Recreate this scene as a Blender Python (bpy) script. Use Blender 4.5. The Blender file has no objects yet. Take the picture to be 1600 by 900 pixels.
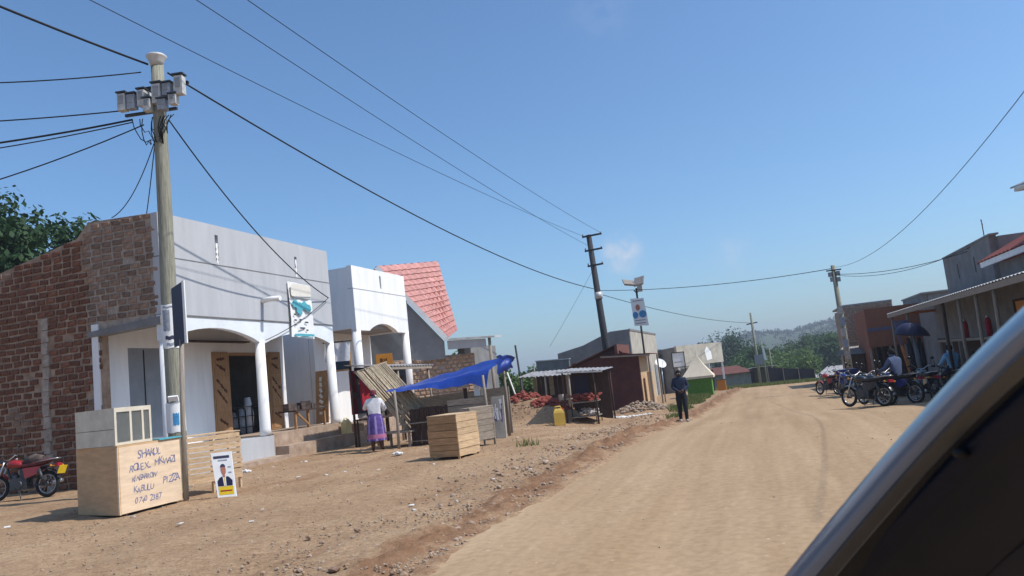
import bpy, bmesh, math, random
from mathutils import Vector, Matrix, noise
random.seed(7)
sc = bpy.context.scene
COL = sc.collection
R = math.radians

# ------------------------------------------------------------------ camera
CAMZ = 1.53
yaw, pitch, roll = R(17.3), R(6.8), R(6.2)
D = Vector((-math.sin(yaw)*math.cos(pitch), math.cos(yaw)*math.cos(pitch), math.sin(pitch)))
r0 = Vector((math.cos(yaw), math.sin(yaw), 0)); u0 = r0.cross(D)
RX = r0*math.cos(roll) - u0*math.sin(roll); UX = u0*math.cos(roll) + r0*math.sin(roll)
cam = bpy.data.cameras.new('camera'); camo = bpy.data.objects.new('camera', cam); COL.objects.link(camo)
M = Matrix((RX, UX, -D)).transposed().to_4x4(); M.translation = (0, 0, CAMZ); camo.matrix_world = M
cam.sensor_width = 36; cam.lens = 27; cam.clip_start = 0.05; cam.clip_end = 6000
cam.dof.use_dof = True; cam.dof.focus_distance = 20; cam.dof.aperture_fstop = 9.0
sc.camera = camo
sc.render.resolution_x, sc.render.resolution_y = 1024, 576

# ------------------------------------------------------------------ sky and sun
SUN_E, SUN_A = R(53), R(6)          # elevation; azimuth measured from +x towards +y
w = bpy.data.worlds.new('World'); sc.world = w; w.use_nodes = True
nt = w.node_tree; nt.nodes.clear()
sky = nt.nodes.new('ShaderNodeTexSky'); sky.sky_type = 'NISHITA'; sky.sun_disc = False
sky.sun_elevation = SUN_E; sky.sun_rotation = R(90) - SUN_A
sky.air_density = 1.2; sky.dust_density = 3.2; sky.ozone_density = 6.0; sky.altitude = 1100
bg = nt.nodes.new('ShaderNodeBackground'); bg.inputs[1].default_value = 0.115
wo = nt.nodes.new('ShaderNodeOutputWorld')
# a few small faint clouds: noise gathered round their directions in the sky
tc = nt.nodes.new('ShaderNodeTexCoord'); L = nt.links.new
nz = nt.nodes.new('ShaderNodeTexNoise'); nz.inputs['Scale'].default_value = 38; nz.inputs['Detail'].default_value = 6; nz.inputs['Roughness'].default_value = .55
L(tc.outputs['Generated'], nz.inputs['Vector'])
tint = nt.nodes.new('ShaderNodeMix'); tint.data_type = 'RGBA'; tint.blend_type = 'MULTIPLY'; tint.inputs['Factor'].default_value = 1; tint.inputs['B'].default_value = (.85, 1.01, 1.08, 1)
L(sky.outputs[0], tint.inputs['A']); last = tint.outputs['Result']
def cam_dir(px, py): return (D + RX*(px-800)/1200 + UX*(450-py)/1200).normalized()
for px, py, rad, dens in ((972, 397, .036, .8), (1145, 393, .035, .2), (940, 12, .06, .08), (640, 215, .05, .0)):
    if not dens: continue
    vm = nt.nodes.new('ShaderNodeVectorMath'); vm.operation = 'DISTANCE'; vm.inputs[1].default_value = cam_dir(px, py); L(tc.outputs['Generated'], vm.inputs[0])
    m1 = nt.nodes.new('ShaderNodeMapRange'); m1.interpolation_type = 'SMOOTHSTEP'; m1.inputs['From Min'].default_value = rad; m1.inputs['From Max'].default_value = 0; L(vm.outputs['Value'], m1.inputs['Value'])
    m2 = nt.nodes.new('ShaderNodeMapRange'); m2.inputs['From Min'].default_value = .36; m2.inputs['From Max'].default_value = .62; m2.inputs['To Max'].default_value = dens; L(nz.outputs['Fac'], m2.inputs['Value'])
    mu = nt.nodes.new('ShaderNodeMath'); mu.operation = 'MULTIPLY'; L(m1.outputs[0], mu.inputs[0]); L(m2.outputs[0], mu.inputs[1])
    mx = nt.nodes.new('ShaderNodeMix'); mx.data_type = 'RGBA'; mx.inputs['B'].default_value = (5.0, 5.0, 5.4, 1)
    L(mu.outputs[0], mx.inputs['Factor']); L(last, mx.inputs['A']); last = mx.outputs['Result']
L(last, bg.inputs[0]); L(bg.outputs[0], wo.inputs[0])
sl = bpy.data.lights.new('sun', 'SUN'); sl.energy = 3.3; sl.angle = R(0.6); sl.color = (1, .95, .89)
so = bpy.data.objects.new('sun', sl); COL.objects.link(so)
SV = Vector((math.cos(SUN_E)*math.cos(SUN_A), math.cos(SUN_E)*math.sin(SUN_A), math.sin(SUN_E)))
so.rotation_euler = (-SV).to_track_quat('-Z', 'Y').to_euler(); so.location = SV*60
sc.view_settings.view_transform = 'Standard'; sc.view_settings.look = 'None'
sc.view_settings.exposure = 0.42; sc.view_settings.gamma = 1.0
sc.render.engine = 'CYCLES'

# ------------------------------------------------------------------ materials
MATS = {}
def mat(name, col, rough=.85, var=.25, scale=6.0, bump=.0, bscale=40., col2=None, rnd=0.0, metal=0.0, stretch=(1, 1, 1), spec=.3, trans=0.0, coat=0.0, gen=False):
    m = bpy.data.materials.new(name); m.use_nodes = True; n = m.node_tree.nodes; l = m.node_tree.links.new
    b = n['Principled BSDF']; b.inputs['Roughness'].default_value = rough; b.inputs['Metallic'].default_value = metal
    b.inputs['Specular IOR Level'].default_value = spec; b.inputs['Transmission Weight'].default_value = trans; b.inputs['Coat Weight'].default_value = coat
    c = Vector(col); c2 = Vector(col2) if col2 else c*(1-var)
    t = n.new('ShaderNodeTexCoord'); mpn = n.new('ShaderNodeMapping'); mpn.inputs['Scale'].default_value = stretch
    l(t.outputs['Object'], mpn.inputs[0])
    a = n.new('ShaderNodeTexNoise'); a.inputs['Scale'].default_value = scale; a.inputs['Detail'].default_value = 7; a.inputs['Roughness'].default_value = .65
    l(mpn.outputs[0], a.inputs['Vector'])
    ra = n.new('ShaderNodeValToRGB'); ra.color_ramp.elements[0].position = .32; ra.color_ramp.elements[1].position = .68
    ra.color_ramp.elements[0].color = (*c2, 1); ra.color_ramp.elements[1].color = (*(c*(1+var*.25)), 1)
    l(a.outputs['Fac'], ra.inputs[0]); out = ra.outputs[0]
    if rnd:
        oi = n.new('ShaderNodeObjectInfo'); mr = n.new('ShaderNodeMapRange'); mr.inputs['To Min'].default_value = 1-rnd; mr.inputs['To Max'].default_value = 1+rnd
        l(oi.outputs['Random'], mr.inputs['Value'])
        h = n.new('ShaderNodeHueSaturation'); l(mr.outputs[0], h.inputs['Value']); l(out, h.inputs['Color']); out = h.outputs[0]
    l(out, b.inputs['Base Color'])
    if bump:
        a2 = n.new('ShaderNodeTexNoise'); a2.inputs['Scale'].default_value = bscale; a2.inputs['Detail'].default_value = 5
        l(mpn.outputs[0], a2.inputs['Vector'])
        bp = n.new('ShaderNodeBump'); bp.inputs['Strength'].default_value = bump; bp.inputs['Distance'].default_value = .02
        l(a2.outputs['Fac'], bp.inputs['Height']); l(bp.outputs[0], b.inputs['Normal'])
    MATS[name] = m; return m
mat('brick_red', (.20, .085, .05), .95, .5, 14, .8, 30, rnd=.32)
mat('brick_grey', (.29, .19, .135), .95, .5, 9, .8, 30, rnd=.32)
mat('mortar', (.40, .295, .215), .95, .45, 3, .9, 25, col2=(.22, .14, .095))
mat('mortar_pale', (.42, .35, .29), .95, .4, 6, .9, 25, col2=(.26, .2, .155))
mat('brick_tan', (.5, .36, .24), .95, .4, 12, .6, 30, rnd=.25, col2=(.3, .17, .11))
mat('cement', (.47, .48, .495), .92, .13, 1.1, .3, 30, stretch=(2.2, 2.2, .35))
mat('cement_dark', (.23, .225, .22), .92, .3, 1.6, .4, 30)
mat('cement_tan', (.44, .34, .26), .95, .3, 3, .9, 25, col2=(.29, .20, .14))
mat('meter_grey', (.56, .56, .53), .7, .35, 9)
mat('cement_mid', (.29, .28, .26), .92, .3, 1.6, .4, 30)
mat('plaster_white', (.84, .835, .82), .85, .10, 1.5, .2, 25, stretch=(2.2, 2.2, .35))
mat('plaster_blue', (.74, .78, .80), .85, .12, 1.3, .15, 25)
mat('white_wash', (.86, .85, .82), .8, .2, 12, .3, 40)
mat('paint_grey', (.25, .265, .285), .6, .15, 3)
mat('conc_sun', (.47, .43, .36), .95, .3, 1.4, .5, 20)  # concrete with a sunlit tone put into its colour
mat('ceiling', (.45, .44, .43), .95, .2, 2)
mat('roof_slab', (.3, .29, .28), .95, .2, 2)
mat('pole_wood', (.33, .32, .25), .9, .5, 5, .6, 14, stretch=(9, 9, .5), col2=(.17, .165, .125))
mat('pole_dark', (.045, .045, .05), .8, .4, 5, .4, 14, stretch=(9, 9, .5))
mat('wood_pale', (.62, .45, .28), .8, .35, 4, .3, 20, rnd=.10, stretch=(2, 2, 10), col2=(.45, .3, .17))
mat('wood_crate', (.50, .30, .145), .85, .45, 3.5, .4, 20, rnd=.14, stretch=(1.2, 1.2, 12), col2=(.30, .17, .08))
mat('wood_crate_light', (.66, .47, .27), .85, .4, 3.5, .4, 20, rnd=.14, stretch=(1.2, 1.2, 12), col2=(.45, .31, .19))  # brighter copy of wood_crate, sunlight put into the colour
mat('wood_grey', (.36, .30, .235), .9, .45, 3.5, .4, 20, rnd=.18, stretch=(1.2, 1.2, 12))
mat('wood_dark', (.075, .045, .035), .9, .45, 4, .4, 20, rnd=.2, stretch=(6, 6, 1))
mat('wood_brown', (.40, .225, .105), .75, .35, 4, .3, 20, rnd=.08, stretch=(5, 5, 1))
mat('plywood', (.58, .37, .20), .75, .22, 2.5, .15, 20, stretch=(1, 1, 5))
mat('plywood_lit', (.76, .58, .40), .75, .18, 2.5, .15, 20, stretch=(1, 1, 5))  # lighter plywood copy, sunlight on the road side put into the colour
mat('timber_post', (.34, .29, .235), .9, .4, 6, .4, 15, stretch=(8, 8, .6))
mat('orange_timber', (.55, .20, .06), .8, .3, 5)
mat('reed', (.56, .45, .31), .9, .4, 7, .3, 30, rnd=.18, stretch=(3, 3, 1))
mat('tarp_blue', (.010, .048, .30), .42, .3, 4, .3, 9, spec=.5)
mat('tin', (.42, .42, .42), .5, .4, 3, .2, 12, metal=.5, col2=(.27, .22, .18))
mat('tin_pale', (.66, .64, .6), .55, .3, 3, .2, 12, metal=.2)
mat('rust', (.20, .075, .055), .85, .45, 3, .4, 12, col2=(.10, .045, .035))
mat('maroon', (.105, .035, .03), .85, .4, 2, .3, 14)
mat('roof_pink', (.60, .285, .25), .75, .3, 5, .2, 20, rnd=.10)
mat('roof_red', (.30, .085, .06), .7, .25, 3)
mat('white_paint', (.82, .82, .80), .6, .12, 4)
mat('offwhite', (.66, .60, .48), .7, .2, 4, .1, 20)
mat('terracotta', (.24, .09, .05), .9, .2, 1.6)
mat('blue_band', (.11, .10, .17), .85, .2, 3)
mat('black', (.012, .012, .013), .6, .2, 5)
mat('rubber', (.018, .018, .018), .85, .2, 9)
mat('steel', (.5, .5, .5), .35, .2, 6, metal=.9)
mat('engine', (.09, .09, .095), .5, .4, 20, metal=.6)
mat('red_paint', (.32, .02, .025), .3, .2, 4, coat=.5)
mat('blue_paint', (.02, .035, .18), .3, .2, 4, coat=.5)
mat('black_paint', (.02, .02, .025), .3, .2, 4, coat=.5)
mat('seat_vinyl', (.025, .022, .022), .55, .2, 9)
mat('seat_maroon', (.13, .03, .03), .55, .2, 9)
mat('yellow', (.75, .52, .02), .5, .1, 4)
mat('jerry_yellow', (.70, .47, .09), .5, .2, 4)
mat('jerry_pale', (.80, .70, .36), .5, .15, 4)
mat('navy', (.02, .02, .055), .5, .2, 4)
mat('signblue', (.022, .05, .09), .5, .2, 4)
mat('orange_sign', (.58, .225, .025), .6, .15, 4)
mat('teal', (.10, .42, .50), .6, .3, 14)
mat('ink', (.05, .05, .09), .7, .1, 4)
mat('ink_blue', (.09, .12, .29), .8, .35, 22, col2=(.28, .26, .33))
mat('ink_brown', (.10, .035, .015), .8, .3, 20)
mat('skin_print', (.45, .18, .12), .7, .2, 9)
mat('paper', (.82, .82, .8), .7, .08, 5)
mat('paper_cream', (.74, .70, .62), .7, .08, 5)
mat('photo_blue', (.06, .28, .55), .6, .3, 12)
mat('photo_grey', (.34, .37, .42), .7, .4, 12)
mat('skin', (.085, .042, .026), .55, .2, 8)
mat('hair', (.012, .010, .010), .9, .2, 30)
mat('cloth_white', (.74, .74, .76), .9, .15, 8, .3, 14)
mat('cloth_purple', (.135, .085, .31), .9, .3, 10, .3, 14, col2=(.06, .035, .15))
mat('cloth_lilac', (.30, .24, .48), .9, .3, 10)
mat('cloth_pink', (.45, .16, .30), .9, .3, 10)
mat('cloth_maroon', (.14, .02, .035), .9, .3, 10)
mat('cloth_dark', (.017, .018, .028), .9, .3, 10, .3, 14)
mat('cloth_navy', (.02, .032, .065), .9, .3, 10, .3, 14)
mat('cloth_blue', (.085, .115, .21), .9, .25, 8, .3, 14)
mat('cloth_ltblue', (.26, .47, .66), .9, .2, 8, .3, 14)
mat('cloth_red', (.36, .015, .03), .85, .3, 10)
mat('cloth_grey', (.22, .22, .24), .9, .3, 10)
mat('goods', (.10, .075, .065), .9, .7, 9, rnd=.5)
mat('goods_pale', (.45, .4, .36), .9, .5, 9, rnd=.3)
mat('cloth_cream', (.74, .64, .48), .85, .12, 5)
mat('green_fabric', (.10, .26, .03), .85, .35, 9)
mat('red_lump', (.30, .07, .05), .8, .45, 16)
mat('stone', (.36, .25, .165), .95, .5, 10, col2=(.22, .14, .09))
mat('stone_grey', (.40, .32, .24), .95, .4, 10)
mat('litter', (.78, .76, .72), .7, .3, 10)
mat('bark', (.13, .095, .065), .95, .4, 6, .6, 14)
def leafmat(name, a, b):
    m = mat(name, a, .7, .2, 1.5, col2=b, spec=.25)
    n = m.node_tree.nodes; l = m.node_tree.links.new; p = n['Principled BSDF']
    tr = n.new('ShaderNodeBsdfTranslucent'); mxs = n.new('ShaderNodeMixShader'); mxs.inputs[0].default_value = .28
    src = p.inputs['Base Color'].links[0].from_socket; l(src, tr.inputs[0])
    l(p.outputs[0], mxs.inputs[1]); l(tr.outputs[0], mxs.inputs[2]); l(mxs.outputs[0], n['Material Output'].inputs[0]); return m
leafmat('leaf_dark', (.055, .105, .04), (.02, .05, .022))
leafmat('leaf_mid', (.085, .15, .042), (.035, .075, .025))
leafmat('leaf_light', (.135, .20, .05), (.06, .11, .03))
leafmat('leaf_far', (.032, .06, .03), (.018, .036, .022))
leafmat('grass', (.17, .20, .06), (.10, .13, .04))
mat('hill_green', (.06, .085, .045), .95, .5, .02)
g = mat('glass', (.9, .95, .95), .03, .05, 3, trans=.9, spec=.5)
mat('glass_dark', (.02, .022, .025), .06, .1, 3, spec=.6)
mat('car_paint', (.17, .195, .24), .28, .06, 5, metal=.3, coat=.5)
mat('car_trim', (.075, .07, .065), .4, .2, 12, metal=.3)
mat('car_panel', (.006, .008, .017), .5, .15, 8, spec=.15)

def ground_mat():
    m = bpy.data.materials.new('dirt_ground'); m.use_nodes = True; n = m.node_tree.nodes; l = m.node_tree.links.new
    b = n['Principled BSDF']; b.inputs['Roughness'].default_value = .95; b.inputs['Specular IOR Level'].default_value = .12
    t = n.new('ShaderNodeTexCoord')
    def no(s, d=8, r=.65):
        a = n.new('ShaderNodeTexNoise'); a.inputs['Scale'].default_value = s; a.inputs['Detail'].default_value = d; a.inputs['Roughness'].default_value = r
        l(t.outputs['Object'], a.inputs['Vector']); return a.outputs['Fac']
    def ramp(x, p0, c0, p1, c1):
        r = n.new('ShaderNodeValToRGB'); e = r.color_ramp.elements; e[0].position = p0; e[1].position = p1; e[0].color = (*c0, 1); e[1].color = (*c1, 1); l(x, r.inputs[0]); return r.outputs[0]
    def mix(f, a, bb, kind='MIX'):
        x = n.new('ShaderNodeMix'); x.data_type = 'RGBA'; x.blend_type = kind
        if isinstance(f, float): x.inputs['Factor'].default_value = f
        else: l(f, x.inputs['Factor'])
        l(a, x.inputs['A']); l(bb, x.inputs['B']); return x.outputs['Result']
    base = ramp(no(.45), .32, (.385, .262, .162), .66, (.545, .40, .255))
    fine = ramp(no(9, 10, .75), .3, (.55, .5, .47), .72, (1.12, 1.1, 1.08))
    c = mix(1.0, base, fine, 'MULTIPLY')
    v = n.new('ShaderNodeTexVoronoi'); v.inputs['Scale'].default_value = 16; l(t.outputs['Object'], v.inputs['Vector'])
    sp = ramp(v.outputs['Distance'], .10, (1, 1, 1), .17, (0, 0, 0)); sp2 = ramp(no(1.1), .47, (0, 0, 0), .62, (1, 1, 1))
    c = mix(mix(1.0, sp, sp2, 'MULTIPLY'), c, ramp(v.outputs['Color'], .3, (.22, .14, .10), .7, (.55, .45, .36)))
    mpn = n.new('ShaderNodeMapping'); mpn.inputs['Scale'].default_value = (1, .35, 1); l(t.outputs['Object'], mpn.inputs[0])
    a9 = n.new('ShaderNodeTexNoise'); a9.inputs['Scale'].default_value = .9; a9.inputs['Detail'].default_value = 9; a9.inputs['Roughness'].default_value = .7; l(mpn.outputs[0], a9.inputs['Vector'])
    red = n.new('ShaderNodeRGB'); red.outputs[0].default_value = (.27, .155, .085, 1)
    c = mix(ramp(a9.outputs['Fac'], .54, (0, 0, 0), .68, (.75, .75, .75)), c, red.outputs[0])
    grit = ramp(no(34, 6, .8), .34, (.62, .58, .55), .68, (1.14, 1.13, 1.12)); c = mix(1.0, c, grit, 'MULTIPLY')
    sx0 = n.new('ShaderNodeSeparateXYZ'); l(t.outputs['Object'], sx0.inputs[0])
    def mth(op, a, bb):
        q_ = n.new('ShaderNodeMath'); q_.operation = op
        for i_, v_ in ((0, a), (1, bb)):
            if isinstance(v_, (int, float)): q_.inputs[i_].default_value = v_
            else: l(v_, q_.inputs[i_])
        return q_.outputs[0]
    dist = mth('SUBTRACT', sx0.outputs['X'], mth('MULTIPLY', sx0.outputs['Y'], .028)); dist = mth('ABSOLUTE', mth('ADD', dist, 3.6), 0)
    dist = mth('ADD', dist, mth('MULTIPLY', mth('SUBTRACT', no(1.6, 7, .7), .5), 1.7))
    red2 = n.new('ShaderNodeRGB'); red2.outputs[0].default_value = (.25, .135, .075, 1)
    edge = mix(1.0, red2.outputs[0], fine, 'MULTIPLY'); c = mix(ramp(dist, .12, (.8, .8, .8), .5, (0, 0, 0)), c, edge)
    # far land is green
    sx = n.new('ShaderNodeSeparateXYZ'); l(t.outputs['Object'], sx.inputs[0])
    gr = n.new('ShaderNodeMapRange'); gr.inputs['From Min'].default_value = 62; gr.inputs['From Max'].default_value = 78; l(sx.outputs['Y'], gr.inputs['Value'])
    gcol = ramp(no(.12), .35, (.075, .11, .04), .65, (.16, .17, .07))
    c = mix(gr.outputs[0], c, gcol)
    l(c, b.inputs['Base Color'])
    bp = n.new('ShaderNodeBump'); bp.inputs['Strength'].default_value = .8; bp.inputs['Distance'].default_value = .03
    l(no(14, 8, .7), bp.inputs['Height']); l(bp.outputs[0], b.inputs['Normal']); MATS['ground'] = m
def road_mat():
    m = bpy.data.materials.new('dirt_road'); m.use_nodes = True; n = m.node_tree.nodes; l = m.node_tree.links.new
    b = n['Principled BSDF']; b.inputs['Roughness'].default_value = .92; b.inputs['Specular IOR Level'].default_value = .15
    t = n.new('ShaderNodeTexCoord'); mpn = n.new('ShaderNodeMapping'); mpn.inputs['Scale'].default_value = (1, .28, 1); l(t.outputs['Object'], mpn.inputs[0])
    def no(s, d, src):
        a = n.new('ShaderNodeTexNoise'); a.inputs['Scale'].default_value = s; a.inputs['Detail'].default_value = d; a.inputs['Roughness'].default_value = .62; l(src, a.inputs['Vector']); return a.outputs['Fac']
    r = n.new('ShaderNodeValToRGB'); e = r.color_ramp.elements; e[0].position = .3; e[1].position = .7; e[0].color = (.36, .245, .142, 1); e[1].color = (.43, .305, .185, 1); l(no(.8, 8, mpn.outputs[0]), r.inputs[0])
    r2 = n.new('ShaderNodeValToRGB'); e = r2.color_ramp.elements; e[0].position = .3; e[1].position = .62; e[0].color = (.80, .78, .76, 1); e[1].color = (1.03, 1.03, 1.03, 1); l(no(11, 9, t.outputs['Object']), r2.inputs[0])
    x = n.new('ShaderNodeMix'); x.data_type = 'RGBA'; x.blend_type = 'MULTIPLY'; x.inputs['Factor'].default_value = 1; l(r.outputs[0], x.inputs['A']); l(r2.outputs[0], x.inputs['B'])
    mp2 = n.new('ShaderNodeMapping'); mp2.inputs['Scale'].default_value = (2.1, .07, 1); l(t.outputs['Object'], mp2.inputs[0])
    r5 = n.new('ShaderNodeValToRGB'); e = r5.color_ramp.elements; e[0].position = .36; e[1].position = .62; e[0].color = (.90, .87, .84, 1); e[1].color = (1.06, 1.06, 1.06, 1); l(no(1.0, 5, mp2.outputs[0]), r5.inputs[0])
    x5 = n.new('ShaderNodeMix'); x5.data_type = 'RGBA'; x5.blend_type = 'MULTIPLY'; x5.inputs['Factor'].default_value = 1; l(x.outputs['Result'], x5.inputs['A']); l(r5.outputs[0], x5.inputs['B']); x = x5
    v = n.new('ShaderNodeTexVoronoi'); v.inputs['Scale'].default_value = 5.5; l(t.outputs['Object'], v.inputs['Vector'])
    r3 = n.new('ShaderNodeValToRGB'); e = r3.color_ramp.elements; e[0].position = .05; e[1].position = .1; e[0].color = (1, 1, 1, 1); e[1].color = (0, 0, 0, 1); l(v.outputs['Distance'], r3.inputs[0])
    x2 = n.new('ShaderNodeMix'); x2.data_type = 'RGBA'; l(r3.outputs[0], x2.inputs['Factor']); l(x.outputs['Result'], x2.inputs['A'])
    r4 = n.new('ShaderNodeValToRGB'); e = r4.color_ramp.elements; e[0].position = .3; e[1].position = .7; e[0].color = (.24, .15, .10, 1); e[1].color = (.55, .43, .32, 1); l(v.outputs['Color'], r4.inputs[0]); l(r4.outputs[0], x2.inputs['B'])
    l(x2.outputs['Result'], b.inputs['Base Color'])
    bp = n.new('ShaderNodeBump'); bp.inputs['Strength'].default_value = .2; bp.inputs['Distance'].default_value = .015
    l(no(22, 6, t.outputs['Object']), bp.inputs['Height']); l(bp.outputs[0], b.inputs['Normal']); MATS['road'] = m
ground_mat(); road_mat()

# ------------------------------------------------------------------ mesh helpers
OFF = {}
class MB:
    def __init__(s): s.v = []; s.f = []; s.m = []; s.sm = []
    def add(s, vs, fs, mi=0, smooth=False):
        o = len(s.v); s.v += [tuple(p) for p in vs]
        for f in fs: s.f.append([i+o for i in f]); s.m.append(mi); s.sm.append(smooth)
        return s
    def hexa(s, p, mi=0):   # p: 4 bottom then 4 top
        return s.add(p, [(3, 2, 1, 0), (4, 5, 6, 7), (0, 1, 5, 4), (1, 2, 6, 5), (2, 3, 7, 6), (3, 0, 4, 7)], mi)
    def box(s, x0, x1, y0, y1, z0, z1, mi=0):
        return s.hexa([(x0, y0, z0), (x1, y0, z0), (x1, y1, z0), (x0, y1, z0), (x0, y0, z1), (x1, y0, z1), (x1, y1, z1), (x0, y1, z1)], mi)
    def obox(s, c, sx, sy, sz, rz=0, rx=0, ry=0, mi=0):
        q = Matrix.Rotation(rz, 3, 'Z') @ Matrix.Rotation(ry, 3, 'Y') @ Matrix.Rotation(rx, 3, 'X'); c = Vector(c)
        ps = [c + q @ Vector((a*sx/2, b*sy/2, d*sz/2)) for d in (-1, 1) for a, b in ((-1, -1), (1, -1), (1, 1), (-1, 1))]
        return s.hexa(ps, mi)
    def beam(s, a, b, wd, ht, mi=0, up=(0, 0, 1)):
        a, b = Vector(a), Vector(b); d = (b-a).normalized(); u = Vector(up)
        if abs(d.dot(u)) > .95: u = Vector((0, 1, 0))
        x = d.cross(u).normalized()*wd/2; z = x.cross(d).normalized()*ht/2
        return s.hexa([a-x-z, a+x-z, a+x+z, a-x+z, b-x-z, b+x-z, b+x+z, b-x+z], mi)
    def prism(s, poly, vec, mi=0):
        n = len(poly); p = [Vector(q) for q in poly]; v = Vector(vec)
        nrm = Vector((0, 0, 0))
        for i in range(n): nrm += (p[i]-p[0]).cross(p[(i+1) % n]-p[0])
        if nrm.dot(v) > 0: p = p[::-1]
        vs = p + [q+v for q in p]
        return s.add(vs, [tuple(range(n)), tuple(range(2*n-1, n-1, -1))] + [((i+1) % n, i, i+n, (i+1) % n+n) for i in range(n)], mi)
    def tube(s, pts, r, n=8, mi=0, cap=True, smooth=True):
        P = [Vector(p) for p in pts]; rs = r if isinstance(r, (list, tuple)) else [r]*len(P)
        vs = []; up = None
        for i, p in enumerate(P):
            d = (P[min(i+1, len(P)-1)] - P[max(i-1, 0)]).normalized()
            if up is None: up = Vector((0, 0, 1)) if abs(d.z) < .9 else Vector((1, 0, 0))
            x = d.cross(up)
            if x.length < 1e-4: x = d.cross(Vector((0, 1, .3)))
            x.normalize(); y = x.cross(d).normalized(); up = y
            for k in range(n):
                a = 2*math.pi*k/n; vs.append(p + x*math.cos(a)*rs[i] + y*math.sin(a)*rs[i])
        fs = [(i*n+k, i*n+(k+1) % n, (i+1)*n+(k+1) % n, (i+1)*n+k) for i in range(len(P)-1) for k in range(n)]
        s.add(vs, fs, mi, smooth)
        if cap: o = len(s.v)-len(vs); s.f += [[o+k for k in range(n)][::-1], [o+(len(P)-1)*n+k for k in range(n)]]; s.m += [mi]*2; s.sm += [False]*2
        return s
    def lathe(s, prof, c=(0, 0, 0), n=16, mi=0, sx=1, sy=1, axis='Z', smooth=True):
        vs = []
        for r, z in prof:
            for k in range(n):
                a = 2*math.pi*k/n; x, y = r*math.cos(a)*sx, r*math.sin(a)*sy
                vs.append((c[0]+x, c[1]+y, c[2]+z) if axis == 'Z' else ((c[0]+x, c[1]+z, c[2]+y) if axis == 'Y' else (c[0]+z, c[1]+x, c[2]+y)))
        fs = [(i*n+k, i*n+(k+1) % n, (i+1)*n+(k+1) % n, (i+1)*n+k) for i in range(len(prof)-1) for k in range(n)]
        fs += [tuple(range(n))[::-1], tuple(range((len(prof)-1)*n, len(prof)*n))]
        return s.add(vs, fs, mi, smooth)
    def build(s, name, mats, parent=None, local=False, label=None, cat=None, group=None, kind=None, fixn=False):
        me = bpy.data.meshes.new(name)
        loc = Vector((0, 0, 0))
        if parent is not None: off = OFF.get(parent.name, Vector((0, 0, 0))) if not local else Vector((0, 0, 0))
        elif kind == 'structure' or local: off = Vector((0, 0, 0))
        else:
            xs = [p[0] for p in s.v]; ys = [p[1] for p in s.v]; zs = [p[2] for p in s.v]
            off = Vector(((min(xs)+max(xs))/2, (min(ys)+max(ys))/2, min(zs))); loc = off
        me.from_pydata([(p[0]-off.x, p[1]-off.y, p[2]-off.z) for p in s.v], [], s.f)
        mats = mats if isinstance(mats, (list, tuple)) else [mats]
        for m in mats: me.materials.append(MATS[m])
        me.polygons.foreach_set('material_index', s.m); me.polygons.foreach_set('use_smooth', s.sm)
        if fixn:
            b = bmesh.new(); b.from_mesh(me); bmesh.ops.recalc_face_normals(b, faces=b.faces); b.to_mesh(me); b.free()
        me.update()
        o = bpy.data.objects.new(name, me); COL.objects.link(o); o.location = loc
        if parent is not None: o.parent = parent; OFF[o.name] = off
        else: OFF[o.name] = off
        tag(o, label, cat, group, kind); return o
def tag(o, label=None, cat=None, group=None, kind=None):
    if label: o['label'] = label
    if cat: o['category'] = cat
    if group: o['group'] = group
    if kind: o['kind'] = kind
    return o
def thing(name, label, cat, loc, group=None, rz=0, local=False):
    o = bpy.data.objects.new(name, None); COL.objects.link(o); o.empty_display_size = .2
    o.location = loc; o.rotation_euler = (0, 0, rz)
    OFF[o.name] = Vector((0, 0, 0)) if local else Vector(loc)
    return tag(o, label, cat, group)
def text(s, size, org, xd, yd, m, parent, name='lettering', shear=0, jit=0, depth=.004, seed=1):
    cu = bpy.data.curves.new('t', 'FONT'); cu.body = s; cu.size = size; cu.extrude = 0; cu.resolution_u = 3; cu.shear = shear
    ob = bpy.data.objects.new('t', cu); COL.objects.link(ob)
    dg = bpy.context.evaluated_depsgraph_get(); me = ob.evaluated_get(dg).to_mesh()
    xd, yd, org = Vector(xd).normalized(), Vector(yd).normalized(), Vector(org); zn = xd.cross(yd).normalized()
    rr = random.Random(seed); b = MB()
    vs = [org + xd*(v.co.x) + yd*(v.co.y + jit*noise.noise(Vector((v.co.x*5/size*.2, seed, 0)))) + zn*depth for v in me.vertices]
    b.add(vs, [tuple(p.vertices) for p in me.polygons])
    bpy.data.objects.remove(ob); bpy.data.curves.remove(cu)
    return b.build(name, m, parent)

def smooth(a, b, x):
    t = max(0, min(1, (x-a)/(b-a))); return t*t*(3-2*t)
def lerp(a, b, t): return a+(b-a)*t
def g0(x, y):
    t = max(0, min(1, (-5-x)/4)); st = 16+6*t
    z = -.5*smooth(st, st+14, y)
    if y > 30: z -= .012*(min(y, 62)-30)
    if y > 58: z -= 8.0*smooth(58, 190, y)
    return z
BUMPS = [(-8.9, 30.2, 2.1, 1.2, .95), (-7.9, 28.9, 1.1, .7, .42), (-5.3, 33.5, 1.3, 1.1, .35), (-4.4, 29, .9, 3.0, .15), (-4.1, 41, .8, 6, .16), (-11.0, 31.5, 1.8, 1.3, .85)]
def gh(x, y):
    z = g0(x, y)
    for bx, by, rx, ry, h in BUMPS: z += h*math.exp(-((x-bx)/rx)**2-((y-by)/ry)**2)
    return z

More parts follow.
